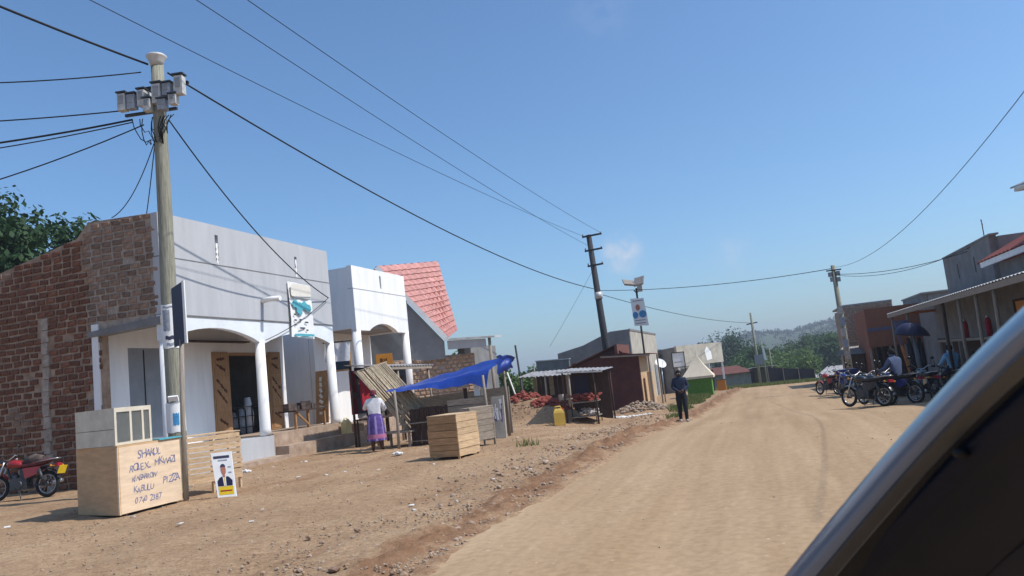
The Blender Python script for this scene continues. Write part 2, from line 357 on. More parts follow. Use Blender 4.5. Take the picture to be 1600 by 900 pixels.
# ------------------------------------------------------------------ ground and road
def edge_l(y): return -2.98 + .028*max(0, y-8) + .16*noise.noise(Vector((y*.35, 3.1, 0))) + .07*noise.noise(Vector((y*1.7, 9.1, 0)))
def edge_r(y): return 4.3 + .3*noise.noise(Vector((y*.3, 17.1, 0)))
def axis_pts(segs):
    out = []
    for a, b, st in segs:
        n = max(1, int(round((b-a)/st)))
        out += [a+(b-a)*i/n for i in range(n)]
    out.append(segs[-1][1]); return out
def build_ground():
    xs = axis_pts([(-1600, -200, 200), (-200, -60, 20), (-60, -20, 3), (-20, -12, .3), (-12, -5, .15), (-5, -1.6, .09), (-1.6, 5, .3), (5, 12, .4), (12, 60, 4), (60, 200, 20), (200, 1600, 200)])
    ys = axis_pts([(-300, -20, 40), (-20, 3, 1.5), (3, 11, .09), (11, 20, .14), (20, 34, .25), (34, 64, .6), (64, 200, 6), (200, 1700, 75)])
    nv = []; 
    for y in ys:
        el, er = edge_l(y), edge_r(y)
        for x in xs:
            z = gh(x, y)
            if -25 < x < 14 and 0 < y < 64:
                n1 = noise.noise(Vector((x*.9, y*.9, 0))); n2 = noise.noise(Vector((x*4.2, y*4.2, 5))); n3 = noise.noise(Vector((x*9, y*9, 8)))
                d = el - x; d2 = x-er
                ins = smooth(0, .35, d) if x < 0 else smooth(0, .5, d2)
                flat = 1-smooth(-13.6, -12.6, -abs(x+14)-12.3)  # calmer below the shops
                z += ins*(.035*n1 + .022*n2 + .012*n3)
                if 0 < d < 3: z += (.06+.07*smooth(9, 18, y))*math.exp(-((d-.45)/.35)**2)*max(0, .35+.7*n1+1.1*n2+.8*n3) + .03*n3*math.exp(-((d-.5)/.5)**2)
                if d < 0 and d2 < 0: z -= .10*smooth(0, .3, min(-d, -d2))
            nv.append((x, y, z))
    nx = len(xs); f = [(j*nx+i, j*nx+i+1, (j+1)*nx+i+1, (j+1)*nx+i) for j in range(len(ys)-1) for i in range(nx-1)]
    b = MB(); b.add(nv, f, 0, True); b.build('ground', 'ground', kind='structure')
    b = MB(); ys = axis_pts([(-20, 3, 1), (3, 14, .18), (14, 40, .4), (40, 70, .8)]); nu = 46; vs = []
    for y in ys:
        a, c = edge_l(y)-.25, edge_r(y)+.3
        for i in range(nu+1):
            x = lerp(a, c, i/nu); z = g0(x, y) - .012 + .03*noise.noise(Vector((x*.55, y*.25, 2))) + .01*noise.noise(Vector((x*2.2, y*1.3, 6)))
            for tx in (-.9, 2.3): z -= .018*math.exp(-((x-tx)/.35)**2)
            vs.append((x, y, z))
    b.add(vs, [(j*(nu+1)+i, j*(nu+1)+i+1, (j+1)*(nu+1)+i+1, (j+1)*(nu+1)+i) for j in range(len(ys)-1) for i in range(nu)], 0, True)
    b.build('road', 'road', kind='structure')
build_ground()

# ------------------------------------------------------------------ brickwork
def brick_variants(bl, bh, mats, n=5, dep=.07):
    out = {}
    for m in mats:
        lst = []
        for k in range(n):
            j = lambda s=.012: random.uniform(-s, s)
            b = MB(); x, z = bl/2, bh/2
            fr = [(-x+j(), -dep*.3+j(.008), -z+j()), (x+j(), -dep*.3+j(.008), -z+j()), (x+j(), -dep*.3+j(.008), z+j()), (-x+j(), -dep*.3+j(.008), z+j())]
            q = .016; ft = [(p[0]*(1-q/x), p[1]-.012, p[2]*(1-q/z)) for p in fr]
            bk = [(p[0], dep, p[2]) for p in fr]
            b.add(ft+fr+bk, [(0, 1, 2, 3)]+[(i, i+4, (i+1) % 4+4, (i+1) % 4) for i in range(4)]+[(i+4, i+8, (i+1) % 4+8, (i+1) % 4+4) for i in range(4)])
            me = bpy.data.meshes.new('brick'); me.from_pydata(b.v, [], b.f); me.materials.append(MATS[m]); me.update(); lst.append(me)
        out[m] = lst
    return out
def brickwork(parent, org, ang, u1, z0, z1, test, bl, bh, jt, mats, maxp=300, u0=0., key=None, sub='brick'):
    V = brick_variants(bl, bh, mats); off = OFF[parent.name]; org = Vector(org)
    ud = Vector((math.cos(ang), math.sin(ang), 0)); spots = []
    r = 0; z = z0+bh/2
    while z < z1:
        u = u0 + (bl+jt)*(.5 if r % 2 else 1.0)*1.0 - bl/2 + random.uniform(-.03, .03)
        while u < u1:
            m = test(u, z)
            if m and random.random() > .015: spots.append((u, z+random.uniform(-.008, .008), m))
            u += (bl+jt)*random.uniform(.93, 1.07)
        z += bh+jt; r += 1
    spots.sort(key=key or (lambda s: (org+ud*s[0]).length))
    rest = MB(); mi = {m: i for i, m in enumerate(mats)}
    for i, (u, z, m) in enumerate(spots):
        me = random.choice(V[m]); p = org+ud*u; tilt = random.uniform(-.045, .045); sx = random.uniform(.8, 1.06)
        if i < maxp:
            o = bpy.data.objects.new(sub, me); COL.objects.link(o); o.parent = parent
            o.location = (p.x-off.x, p.y-off.y, z-off.z); o.rotation_euler = (0, tilt, ang); o.scale = (sx, 1, 1)
        else:
            q = Matrix.Rotation(ang, 3, 'Z') @ Matrix.Rotation(tilt, 3, 'Y')
            rest.add([Vector((p.x, p.y, z)) + q @ Vector((v.co.x*sx, v.co.y, v.co.z)) for v in me.vertices], [tuple(f.vertices) for f in me.polygons], mi[m])
    if rest.v: rest.build('distant_bricks', mats, parent, kind='stuff')

# ------------------------------------------------------------------ cement shop building (left)
XF = -13.7; XB = -15.7; Y0, Y1 = 15.2, 23.05
A = thing('shop_building', 'cement shop building with raw brick side wall, tall parapet and arched porch', 'building', (-17.8, 19.1, 0))
def topline(x):
    pts = [(-26, 4.9), (-22, 5.35), (-18.9, 5.85), (-16.3, 6.35), (-15.9, 6.72), (-13.7, 6.62)]
    for (a, za), (c, zc) in zip(pts, pts[1:]):
        if a <= x <= c: return lerp(za, zc, (x-a)/(c-a))
    return 4.9
b = MB()
b.prism([(-26, Y0+.03, -.2), (-15.62, Y0+.03, -.2), (-15.62, Y0+.03, 3.78), (-13.72, Y0+.03, 3.82), (-13.72, Y0+.03, 6.6), (-15.9, Y0+.03, 6.7), (-16.3, Y0+.03, 6.33), (-18.9, Y0+.03, 5.82), (-26, Y0+.03, 4.85)], (0, .2, 0))
b.build('side_wall', 'mortar', A)
b = MB()   # pale mortar smear over the raised corner
pts = [(-13.74, 3.86), (-13.74, 6.56), (-15.85, 6.66), (-16.02, 6.0), (-15.86, 5.2), (-16.1, 4.5), (-15.9, 3.86)]
b.prism([(x, Y0+.024, z) for x, z in pts], (0, .01, 0)); b.build('mortar_patch', 'mortar_pale', A)
b = MB(); prev = None
for i in range(30):
    x = lerp(-16.1, -13.75, i/29); 
b.hexa([(-16.0, Y0-.05, 3.72), (-13.72, Y0-.05, 3.80), (-13.72, Y0+.25, 3.80), (-16.0, Y0+.25, 3.72), (-16.0, Y0-.05, 3.86), (-13.72, Y0-.05, 4.0), (-13.72, Y0+.25, 4.0), (-16.0, Y0+.25, 3.86)])
b.build('side_beam', 'cement_dark', A)
def btest(u, z):
    x = -26+u
    if z > topline(x)-.09: return None
    if x > -15.72 and z < 4.06: return None
    if x > -13.85: return None
    if abs(x+17.45) < .13 and z < 4.4: return None
    lim = -16.05+.25*noise.noise(Vector((z*1.1, 0, 0)))
    return 'brick_grey' if (x > lim and z > 3.6) or noise.noise(Vector((x*.8, z*.8, 4))) > .42 else 'brick_red'
brickwork(A, (-26, Y0+.03, 0), 0, 12.2, .02, 6.7, btest, .285, .125, .045, ['brick_red', 'brick_grey'])
b = MB()
for i in range(14):
    z0 = i*.315; w0 = .09+.03*random.random(); w1 = .09+.03*random.random(); dx = random.uniform(-.04, .04)
    b.hexa([(-17.45-w0+dx, Y0-.03, z0), (-17.45+w0+dx, Y0-.03, z0), (-17.45+w0+dx, Y0+.1, z0), (-17.45-w0+dx, Y0+.1, z0), (-17.45-w1+dx, Y0-.02, z0+.3), (-17.45+w1+dx, Y0-.02, z0+.3), (-17.45+w1+dx, Y0+.1, z0+.3), (-17.45-w1+dx, Y0+.1, z0+.3)])
b.build('mortar_pier', 'mortar_pale', A)
# parapet wall with two slots
def slotted(b, x0, x1, ya, yb, z0, z1, slots, mi=0):
    y = ya
    for (sy, sw, sz0, sz1) in slots:
        b.box(x0, x1, y, sy-sw/2, z0, z1, mi); b.box(x0, x1, sy-sw/2, sy+sw/2, z0, sz0, mi); b.box(x0, x1, sy-sw/2, sy+sw/2, sz1, z1, mi); y = sy+sw/2
    b.box(x0, x1, y, yb, z0, z1, mi)
SL = [(17.36, .13, 5.62, 6.33), (21.12, .13, 5.60, 6.18)]
b = MB(); slotted(b, XF-.2, XF, Y0, Y1, 5.5, 6.6, SL); b.build('parapet', 'cement', A)
b = MB(); b.box(XF-.2, XF+.012, Y0, Y1, 4.05, 5.49); b.build('upper_wall', 'cement', A)
b = MB(); b.box(XF-.21, XF+.022, Y0-.006, Y1+.006, 5.48, 5.502); b.build('mid_ledge', 'cement_dark', A)  # dark colour paints a thin shadow line along this ledge
b = MB(); b.box(XF-.21, XF+.03, Y0-.006, Y1+.006, 4.03, 4.055); b.build('lower_ledge', 'cement_dark', A)  # same painted shadow line, above the arch band
for i, (sy, sw, a0, a1) in enumerate(SL):
    b = MB(); b.box(XF-.19, XF-.10, sy-sw/2+.002, sy+sw/2-.002, a0+.002, a1-.15); b.build('slot_lining', 'white_wash', A)
    b = MB(); zz = a0+.05
    for k in range(9):
        wv = sw*random.uniform(.3, .75); b.box(XF-.02, XF+.006+.003*k % .004, sy-wv/2+random.uniform(-.02, .02), sy+wv/2, zz-.2+k*.07, zz-.13+k*.07)
    b.build('whitewash_drip', 'white_wash', A)
# arched band
def arch_poly(ya, yb, zt, zs, rise, flat=.12, n=14):
    lo = [(ya, zs)]
    for i in range(n+1):
        t = i/n; lo.append((lerp(ya+flat, yb-flat, t), zs+rise*math.sin(math.pi*t)**.8))
    lo.append((yb, zs)); return [(ya, zt), *lo, (yb, zt)]
def arch_band(parent, x, th, ya, yb, zt, zs, rise, m, name='arch', flat=.12):
    pl = arch_poly(ya, yb, zt, zs, rise, flat); b = MB(); n = len(pl)
    lo = pl[1:-1]
    for (a, za), (c, zc) in zip(lo, lo[1:]):
        if c-a < 1e-5: continue
        b.hexa([(x-th, a, za), (x, a, za), (x, c, zc), (x-th, c, zc), (x-th, a, zt), (x, a, zt), (x, c, zt), (x-th, c, zt)])
    return b.build(name, m, parent)
arch_band(A, XF-.005, .18, Y0, 19.1, 4.03, 3.40, .36, 'plaster_blue')
arch_band(A, XF-.005, .18, 19.1, Y1, 4.03, 3.36, .34, 'plaster_blue')
for y in (Y0+.16, 19.1, Y1-.12):
    b = MB(); b.tube([(XF-.1, y, .72), (XF-.1, y, .9), (XF-.1, y, 3.44)], [.17, .155, .14], 20); b.build('column', 'plaster_white', A)
b = MB(); b.box(XB-.25, XF-.19, Y0+.24, Y1, 4.04, 4.2); b.box(-20, XB-.25, Y0+.24, Y1, 4.15, 4.3); b.build('flat_roof', 'roof_slab', A)
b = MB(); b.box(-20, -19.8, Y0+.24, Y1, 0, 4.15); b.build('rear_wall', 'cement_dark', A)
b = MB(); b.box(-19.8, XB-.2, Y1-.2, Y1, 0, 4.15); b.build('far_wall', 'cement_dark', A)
# shop front wall behind the porch with door openings
b = MB(); D1 = (16.12, 17.32); D2 = (20.05, 22.1)
b.box(XB-.2, XB, Y0-.02, D1[0], .3, 4.04); b.box(XB-.2, XB, D1[1], D2[0], .3, 4.04); b.box(XB-.2, XB, D2[1], Y1, .3, 4.04)
b.box(XB-.2, XB, D1[0], D1[1], 3.45, 4.04); b.box(XB-.2, XB, D2[0], D2[1], 3.3, 4.04)
b.build('shop_front', 'plaster_white', A)
b = MB(); b.box(XB-.12, XB-.05, D1[0], D1[1], .72, 3.45); o = b.build('grey_door', 'paint_grey', A)
b = MB(); b.box(XB-.05, XB-.035, D1[0]+.57, D1[0]+.6, .75, 3.4); b.build('door_seam', 'black', o)
def leaf(ya, yb, dx):
    b = MB(); b.box(XB+dx, XB+dx+.045, ya, yb, .76, 3.34); o = b.build('door_leaf', 'wood_brown', A)
    for z0, z1 in ((.82, 1.5), (1.53, 2.6), (2.63, 3.28)):
        b = MB(); b.box(XB+dx+.045, XB+dx+.058, ya+.05, yb-.05, z0, z1); b.build('door_panel', 'wood_brown', o)
    rr = random.Random(int(ya*10))
    b = MB()
    for zz, an, l0 in ((3.12, .1, .36), (2.85, -.45, .42), (2.28, -.75, .6), (1.95, -.8, .6), (1.2, -.5, .4)):
        for k in range(9):
            t = k/9-.5; c = (XB+dx+.061, (ya+yb)/2+t*l0*math.cos(an), zz+t*l0*math.sin(an))
            b.obox(c, .004, l0/10, rr.uniform(.03, .11), 0, an+rr.uniform(-.5, .5))
    b.build('painted_lettering', 'ink_brown', o)
leaf(19.33, 20.03, .0); leaf(22.12, 22.75, .0)
b = MB(); b.box(XB-.2, XB+.03, D2[0]-.05, D2[0]+.04, .72, 3.32); b.box(XB-.2, XB+.03, D2[1]-.04, D2[1]+.05, .72, 3.32); b.box(XB-.2, XB+.03, D2[0]+.04, D2[1]-.04, 3.24, 3.32); b.build('door_frame', 'wood_brown', A)
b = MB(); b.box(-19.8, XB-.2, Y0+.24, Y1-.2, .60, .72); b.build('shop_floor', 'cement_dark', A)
# porch
b = MB(); b.box(XB-.2, XF+.06, Y0-.1, 19.25, -.2, .70); b.build('porch_step', 'cement', A)
b = MB(); b.box(XB-.2, XF+.06, 19.252, Y1+.55, -.2, .74); b.build('porch_plinth', 'cement_tan', A)
b = MB(); b.box(XF+.062, XF+.52, 17.0, 19.3, -.2, .12); b.box(XF+.062, XF+.50, 19.302, 23.9, -.2, .36); b.build('porch_ledge', 'cement_tan', A)
# spout
b = MB(); b.tube([(XF+.01, 19.2, 4.62), (XF+.3, 19.2, 4.64), (XF+.64, 19.2, 4.62)], .075, 14); b.build('rain_spout', 'white_wash', A)
# slung cable clips
b = MB(); b.box(XB, XB+.25, 17.9, 20.9, 3.62, 3.66); b.build('wall_shelf', 'wood_dark', A)
# things in the porch and doorway
G = thing('iron_gate_rack', 'dark iron rack standing in the open brown doorway', 'rack', (XB-.35, 21.0, .72))
b = MB()
for y in (20.25, 20.6, 20.95, 21.3, 21.65, 21.95):
    b.box(XB-.42, XB-.39, y-.015, y+.015, .72, 1.5+.3*((int(y*20)) % 3)/2)
for z in (.95, 1.3, 1.6): b.box(XB-.43, XB-.38, 20.2, 22.0, z-.012, z+.012)
b.build('bars', 'black', G)
for i, (y, z0, z1, m) in enumerate(((20.5, .8, 1.2, 'goods_pale'), (20.9, .8, 1.45, 'cloth_grey'), (21.3, .74, 1.55, 'photo_grey'), (21.7, .74, 1.9, 'cloth_white'), (20.35, .74, .95, 'yellow'))):
    b = MB(); b.tube([(XB-.6, y, z0), (XB-.6, y+.03, (z0+z1)/2), (XB-.6, y, z1)], [.14, .17, .1], 10); b.build('hanging_goods', m, G)
# banner on facade
Bn = thing('facade_banner', 'cream and teal printed banner hung on the grey cement facade', 'banner', (XF+.06, 21.1, 3.55))
b = MB(); n = 10
vs = []
for i in range(n+1):
    for j in range(n+1):
        y = lerp(20.5, 21.75, i/n); z = lerp(3.58, 5.32, j/n); vs.append((XF+.07+.02*math.sin(i*1.3+j*.4)+.02*noise.noise(Vector((i*.5, j*.5, 0))), y, z-.05*(i/n)))
b.add(vs, [(i*(n+1)+j, (i+1)*(n+1)+j, (i+1)*(n+1)+j+1, i*(n+1)+j+1) for i in range(n) for j in range(n)], 0, True); b.build('sheet', 'paper', Bn)
def patch(parent, x, y0, y1, z0, z1, m, name='print_patch', rag=.0, seed=0):
    b = MB(); rr = random.Random(seed); N = 20; P = []
    cy, cz = (y0+y1)/2, (z0+z1)/2
    for k in range(N):
        a = 2*math.pi*k/N; e = 1+rag*rr.uniform(-1, 1)
        c, s_ = math.cos(a), math.sin(a); q = max(abs(c), abs(s_)) if rag == 0 else 1
        P.append((x, cy+c/q*(y1-y0)/2*e, cz+s_/q*(z1-z0)/2*e))
    b.add(P, [tuple(range(N))]); return b.build(name, m, parent)
patch(Bn, XF+.118, 20.56, 21.68, 4.82, 5.26, 'paper_cream')
for k, (y, z) in enumerate(((20.75, 4.62), (21.0, 4.56), (21.25, 4.6), (21.45, 4.52), (20.95, 4.4))): patch(Bn, XF+.120+.001*k, y-.17, y+.17, z-.12, z+.12, 'teal', rag=.18, seed=k)
for k, (y, z, l0) in enumerate(((20.62, 4.28, .12), (20.62, 4.1, .14), (20.9, 4.12, .16), (21.2, 4.05, .2), (20.9, 3.86, .3), (21.25, 3.8, .12), (20.63, 3.95, .1))): patch(Bn, XF+.121, y, y+l0, z-.025, z+.025, 'ink')
patch(Bn, XF+.121, 20.6, 21.7, 3.6, 3.68, 'teal')

# ------------------------------------------------------------------ white building
Bw = thing('white_building', 'white arched shop building beside the grey cement shop', 'building', (-17, 26.8, 0))
Y2, Y3 = 24.65, 29.0
b = MB(); slotted(b, XF-.2, XF, Y2, Y3, 5.46, 6.3, [(26.85, .12, 5.6, 6.1)]); b.build('parapet', 'plaster_white', Bw)
b = MB(); b.box(XF-.2, XF+.01, Y2, Y3, 4.3, 5.45); b.build('upper_wall', 'plaster_white', Bw)
b = MB(); b.box(XF-.21, XF+.02, Y2-.006, Y3+.006, 5.44, 5.465); b.build('mid_ledge', 'cement', Bw)
b = MB(); b.box(XF-.12, XF-.08, 26.78, 26.92, 5.59, 6.11); b.build('slot_lining', 'cement_dark', Bw)
arch_band(Bw, XF+.01, .2, Y2, Y3, 4.3, 3.92, .3, 'plaster_white', flat=1.0)
b = MB(); b.box(-21, XF-.2, Y2, Y2+.18, 4.0, 6.25); b.build('side_parapet', 'plaster_white', Bw)
b = MB(); b.box(-21, XF-.2, Y3-.18, Y3, 4.0, 6.25); b.build('far_parapet', 'plaster_white', Bw)
b = MB(); b.box(-21, XF-.2, Y2+.18, Y3-.18, 4.05, 4.2); b.build('flat_roof', 'roof_slab', Bw)
b = MB(); b.box(-21, -15.72, Y2, Y2+.18, -.2, 4.0); b.build('side_wall', 'plaster_white', Bw)
b = MB(); b.box(-15.7, -15.5, Y2, Y3, -.2, 4.05); b.build('shop_front', 'plaster_white', Bw)
b = MB(); b.box(-15.5, XF+.05, Y2-.1, Y3+.1, -.2, .6); b.build('porch_plinth', 'cement_tan', Bw)
for y in (Y2+.18, Y3-.16):
    b = MB(); b.tube([(XF-.1, y, .6), (XF-.1, y, 3.95)], [.17, .16], 20); b.build('column', 'plaster_white', Bw)
def board(name, p0, p1, z0, z1, th, m, label, cat, frame=None):
    p0, p1 = Vector((*p0, 0)), Vector((*p1, 0)); u = (p1-p0).normalized(); nn = Vector((u.y, -u.x, 0))
    t = thing(name, label, cat, ((p0.x+p1.x)/2, (p0.y+p1.y)/2, z0))
    z = lambda p, h: Vector((p.x, p.y, h))
    b = MB(); b.hexa([z(p0, z0), z(p1, z0), z(p1-nn*th, z0), z(p0-nn*th, z0), z(p0, z1), z(p1, z1), z(p1-nn*th, z1), z(p0-nn*th, z1)]); b.build('panel', m, t)
    if frame:
        b = MB(); e = .07
        for (a, c, h0, h1) in ((0, 1, z0-.05, z0), (0, 1, z1, z1+.05)):
            b.beam(z(p0-u*e, (h0+h1)/2)+nn*.01, z(p1+u*e, (h0+h1)/2)+nn*.01, .06, .06)
        for p in (p0-u*e/2, p1+u*e/2): b.beam(z(p, z0)+nn*.01, z(p, z1)+nn*.01, .06, .06)
        b.build('frame', frame, t)
    return t, u, nn
t, u, nn = board('notice_board', (-14.6, 24.3), (-13.95, 24.42), 2.55, 3.1, .05, 'signblue', 'dark blue notice board in an orange timber frame under the white building', 'sign', 'wood_brown')
t, u, nn = board('orange_sign', (-13.3, 25.2), (-12.75, 25.42), 2.35, 2.98, .06, 'orange_sign', 'orange sign board with dark lettering beside a white column', 'sign')
for a0_, a1_, z0_, z1_, m_ in ((.14, .24, 2.70, 2.82, 'ink_brown'), (.27, .31, 2.72, 2.80, 'ink_brown'), (.34, .39, 2.71, 2.81, 'ink_brown'), (.1, .42, 2.56, 2.585, 'cloth_red'), (.1, .42, 2.46, 2.485, 'cloth_red'), (.1, .13, 2.49, 2.555, 'cloth_red'), (.39, .42, 2.49, 2.555, 'cloth_red')):
    p_ = Vector((-13.3, 25.2, 0))+nn*.004; q = MB(); q.add([p_+u*a0_+Vector((0, 0, z0_)), p_+u*a1_+Vector((0, 0, z0_)), p_+u*a1_+Vector((0, 0, z1_)), p_+u*a0_+Vector((0, 0, z1_))], [(0, 1, 2, 3)]); q.build('print_mark', m_, t)

# white sheet hung between the two buildings, tin awning and planks
t = thing('white_sheet', 'white sheet hanging in sunlight between the two arched shops', 'sheet', (-13.4, 23.9, 3.0))
b = MB(); vs = []
for i in range(9):
    for j in range(7): vs.append((lerp(-14.55, -13.55, i/8), 23.75+.05*math.sin(i*1.6)+.12*j/6, lerp(2.85, 3.5, j/6)-.05*i/8))
b.add(vs, [(i*7+j, (i+1)*7+j, (i+1)*7+j+1, i*7+j+1) for i in range(8) for j in range(6)], 0, True); b.build('cloth', 'cloth_white', t)
b = MB(); b.tube([(-14.55, 23.75, 3.52), (-13.5, 23.87, 3.5)], .025, 6); b.build('rail', 'black', t)

# ------------------------------------------------------------------ red roofed house
H = thing('red_roofed_house', 'house with steep pink tiled roof and white bargeboard', 'house', (-15.0, 32.5, gh(-15, 32)))
P1, P2, P3, P4 = Vector((-15.6, 29.6, 7.2)), Vector((-13.75, 33.0, 7.42)), Vector((-12.6, 31.7, 4.02)), Vector((-12.72, 30.6, 3.62))
P1 = Vector((-15.2, 29.55, 7.02))
nrm = (P2-P1).cross(P4-P1).normalized()
if nrm.x < 0: nrm = -nrm
def pp(a, c): return P1.lerp(P2, a).lerp(P4.lerp(P3, a), c)
b = MB(); b.prism([P1-nrm*.09, P2-nrm*.09, P3-nrm*.09, P4-nrm*.09], nrm*.05); b.build('roof_deck', 'roof_red', H)
nr, nc = 14, 9
for i in range(nr):
    c0, c1 = i/nr, (i+1)/nr
    for k in range(nc):
        a0, a1 = k/nc, (k+1)/nc
        q = [pp(a0, c0)-nrm*.03, pp(a1, c0)-nrm*.03, pp(a1, c1+.01)+nrm*.02, pp(a0, c1+.01)+nrm*.02]
        m0 = pp((a0+a1)/2, c0)+nrm*.02; m1 = pp((a0+a1)/2, c1+.01)+nrm*.06
        b = MB(); b.add([q[0], m0, q[1], q[2], m1, q[3], q[2]-nrm*.05, q[3]-nrm*.05], [(0, 1, 4, 5), (1, 2, 3, 4), (5, 4, 3, 6, 7)]); b.build('roof_tile', 'roof_pink', H, fixn=False)
bk = Vector((-3.2, -.2, -3.2))
b = MB(); b.add([P1, P2, P2+bk, P1+bk], [(0, 1, 2, 3)]); b.build('rear_slope', 'roof_red', H)
b = MB(); b.beam(P1+Vector((.02, -.06, -.06)), P4+Vector((.1, -.06, -.1)), .06, .2); b.build('bargeboard', 'white_paint', H)
b = MB(); b.prism([P1+Vector((-.1, .12, -.2)), P4+Vector((-.15, .12, -.12)), (-12.9, 30.75, 2.75), (-16.6, 29.4, 2.75), (-16.6, 29.4, 6.0)], (-.1, .2, 0)); b.build('gable_wall', 'paint_grey', H)
b = MB(); b.hexa([(-12.75, 30.5, 3.52), (-10.7, 31.1, 3.42), (-10.9, 32.6, 3.5), (-12.9, 32.6, 3.6), (-12.75, 30.5, 3.6), (-10.7, 31.1, 3.5), (-10.9, 32.6, 3.58), (-12.9, 32.6, 3.68)]); b.build('porch_roof', 'tin_pale', H)
b = MB(); b.hexa([(-12.7, 30.62, 3.12), (-11.15, 31.1, 3.08), (-11.15, 31.2, 3.08), (-12.7, 30.72, 3.12), (-12.7, 30.62, 3.5), (-11.15, 31.1, 3.42), (-11.15, 31.2, 3.42), (-12.7, 30.72, 3.5)]); b.build('fascia', 'cement', H)
b = MB(); zb = -.6; b.prism([(-15.3, 29.62, zb), (-11.9, 31.62, zb), (-11.9, 31.62, 2.9), (-15.3, 29.62, 2.9)], (-.15, .26, 0)); b.build('front_wall', 'mortar_pale', H)
brickwork(H, (-15.3, 29.60, 0), math.atan2(2.0, 3.4), 3.9, -.2, 2.85, lambda u, z: 'brick_tan', .22, .12, .05, ['brick_tan'], maxp=0)
for xa, zt in ((-16.6, 4), (-12.7, 3.3)):
    b = MB(); b.box(xa, xa+.3, 31.75, 36, zb, zt); b.build('return_wall', 'cement_dark', H)
for x, y in ((-11.0, 31.25),):
    b = MB(); b.tube([(x, y, -.4), (x, y, 3.45)], .07, 8); b.build('porch_post', 'timber_post', H)

# ------------------------------------------------------------------ electricity pole with meter boxes
PX, PY = -11.95, 13.5
t = thing('utility_pole', 'weathered grey wooden utility pole crowded with meter boxes near the top', 'utility pole', (PX, PY, 0))
b = MB(); zs = [-.3, 0, 2, 4, 6, 8, 9.4]; b.tube([(PX+.02*math.sin(z), PY+.015*math.cos(z*2), z) for z in zs], [.2, .195, .18, .165, .152, .14, .135], 18); b.build('shaft', 'pole_wood', t)
b = MB(); b.lathe([(.135, 0), (.15, .1), (.21, .2), (.225, .23), (.2, .255), (.05, .27)], (PX, PY, 9.34), 18); b.build('cap', 'tin_pale', t)
def bx(name, m, c, sx, sy, sz, rz, par): q = MB(); q.obox(c, sx, sy, sz, rz); return q.build(name, m, par)
arm = Vector((.98, .2, 0))
b = MB(); b.beam(Vector((PX, PY, 8.86))-arm*.3, Vector((PX, PY, 8.86))+arm*.72, .06, .06); b.build('cross_arm', 'black', t)
b = MB(); b.beam(Vector((PX, PY, 8.30))-arm*.80, Vector((PX, PY, 8.30))+arm*.42, .06, .06); b.build('cross_arm', 'engine', t)
for k, (s_, z, hh, ww) in enumerate(((-.72, 8.52, .42, .2), (-.50, 8.50, .36, .2), (-.26, 8.55, .4, .18), (.10, 8.6, .48, .22), (.34, 8.66, .3, .2), (.62, 8.72, .46, .22), (-.38, 8.72, .3, .16), (.22, 8.32, .26, .2), (-.12, 8.36, .3, .18), (.48, 8.4, .24, .18))):
    c = Vector((PX, PY, z)) + arm*s_ + Vector((.2, -.98, 0))*(.2 if k < 6 else -.22 if k == 6 else .23)
    o = bx('meter_box', 'meter_grey' if k % 3 != 1 else 'photo_grey', c, ww*.9, .16, hh*.9, math.atan2(arm.y, arm.x), t)
    q = MB(); q.obox(c+Vector((.2, -.98, 0))*.085+Vector((0, 0, .05)), ww*.55, .012, hh*.45, math.atan2(arm.y, arm.x)); q.build('meter_window', 'paint_grey', o)
    q = MB(); q.obox(c+Vector((0, 0, hh/2+.02)), ww*1.15, .2, .03, math.atan2(arm.y, arm.x)); q.build('box_lid', 'engine', o)
for k in range(11):
    a = random.uniform(0, 6.28); p = Vector((PX, PY, 8.1)) + arm*random.uniform(-.6, .55) + Vector((.2, -.98, 0))*.18
    q = MB(); pts = []
    tgt = Vector((PX+.16*math.cos(a), PY-.17, random.uniform(7.5, 8.0)))
    for i in range(9):
        f = i/8; v = p.lerp(tgt, f); v.z -= random.uniform(.18, .4)*math.sin(math.pi*f); v.y -= .08*math.sin(6*f); pts.append(v)
    q.tube(pts, .011, 5); q.build('loop_wire', 'black', t)
# posters wrapped round the pole
def wrap(z0, z1, a0, a1, r, m, label, name='wrapped_poster'):
    q = MB(); N = 14; vs = []
    for i in range(N+1):
        a = lerp(a0, a1, i/N)
        for z in (z0, z1): vs.append((PX+r*math.cos(a), PY+r*math.sin(a), z+.01*math.sin(i)))
    q.add(vs, [(2*i, 2*i+2, 2*i+3, 2*i+1) for i in range(N)], 0, True); return q
va = math.atan2(-PY, -PX)
tp = thing('wrapped_poster', 'torn campaign poster with grey portrait pasted round the utility pole', 'poster', (PX, PY, 2.95))
wrap(2.98, 3.92, va-1.5, va+1.45, .186, '', '').build('paper', 'paper', tp)
q = wrap(3.35, 3.80, va-.95, va-.1, .1885, '', ''); q.build('portrait', 'photo_grey', tp)
q = wrap(3.16, 3.24, va-.7, va+.7, .1885, '', ''); q.build('print_line', 'ink', tp)
q = wrap(3.03, 3.09, va-.6, va+.8, .1885, '', ''); q.build('print_line', 'photo_grey', tp)
q = wrap(3.84, 3.88, va-.9, va+.8, .1885, '', ''); q.build('print_line', 'photo_grey', tp)
tp = thing('wrapped_poster', 'smaller tattered white poster low on the utility pole', 'poster', (PX, PY, 1.2))
wrap(1.2, 1.82, va-1.3, va+1.2, .2, '', '').build('paper', 'paper', tp)
q = wrap(1.35, 1.6, va-.3, va+.3, .2025, '', ''); q.build('portrait', 'photo_blue', tp)
q = MB(); q.obox((PX+.1, PY-.16, 1.9), .2, .05, .14, .4, .5); q.build('torn_flap', 'paper', tp)

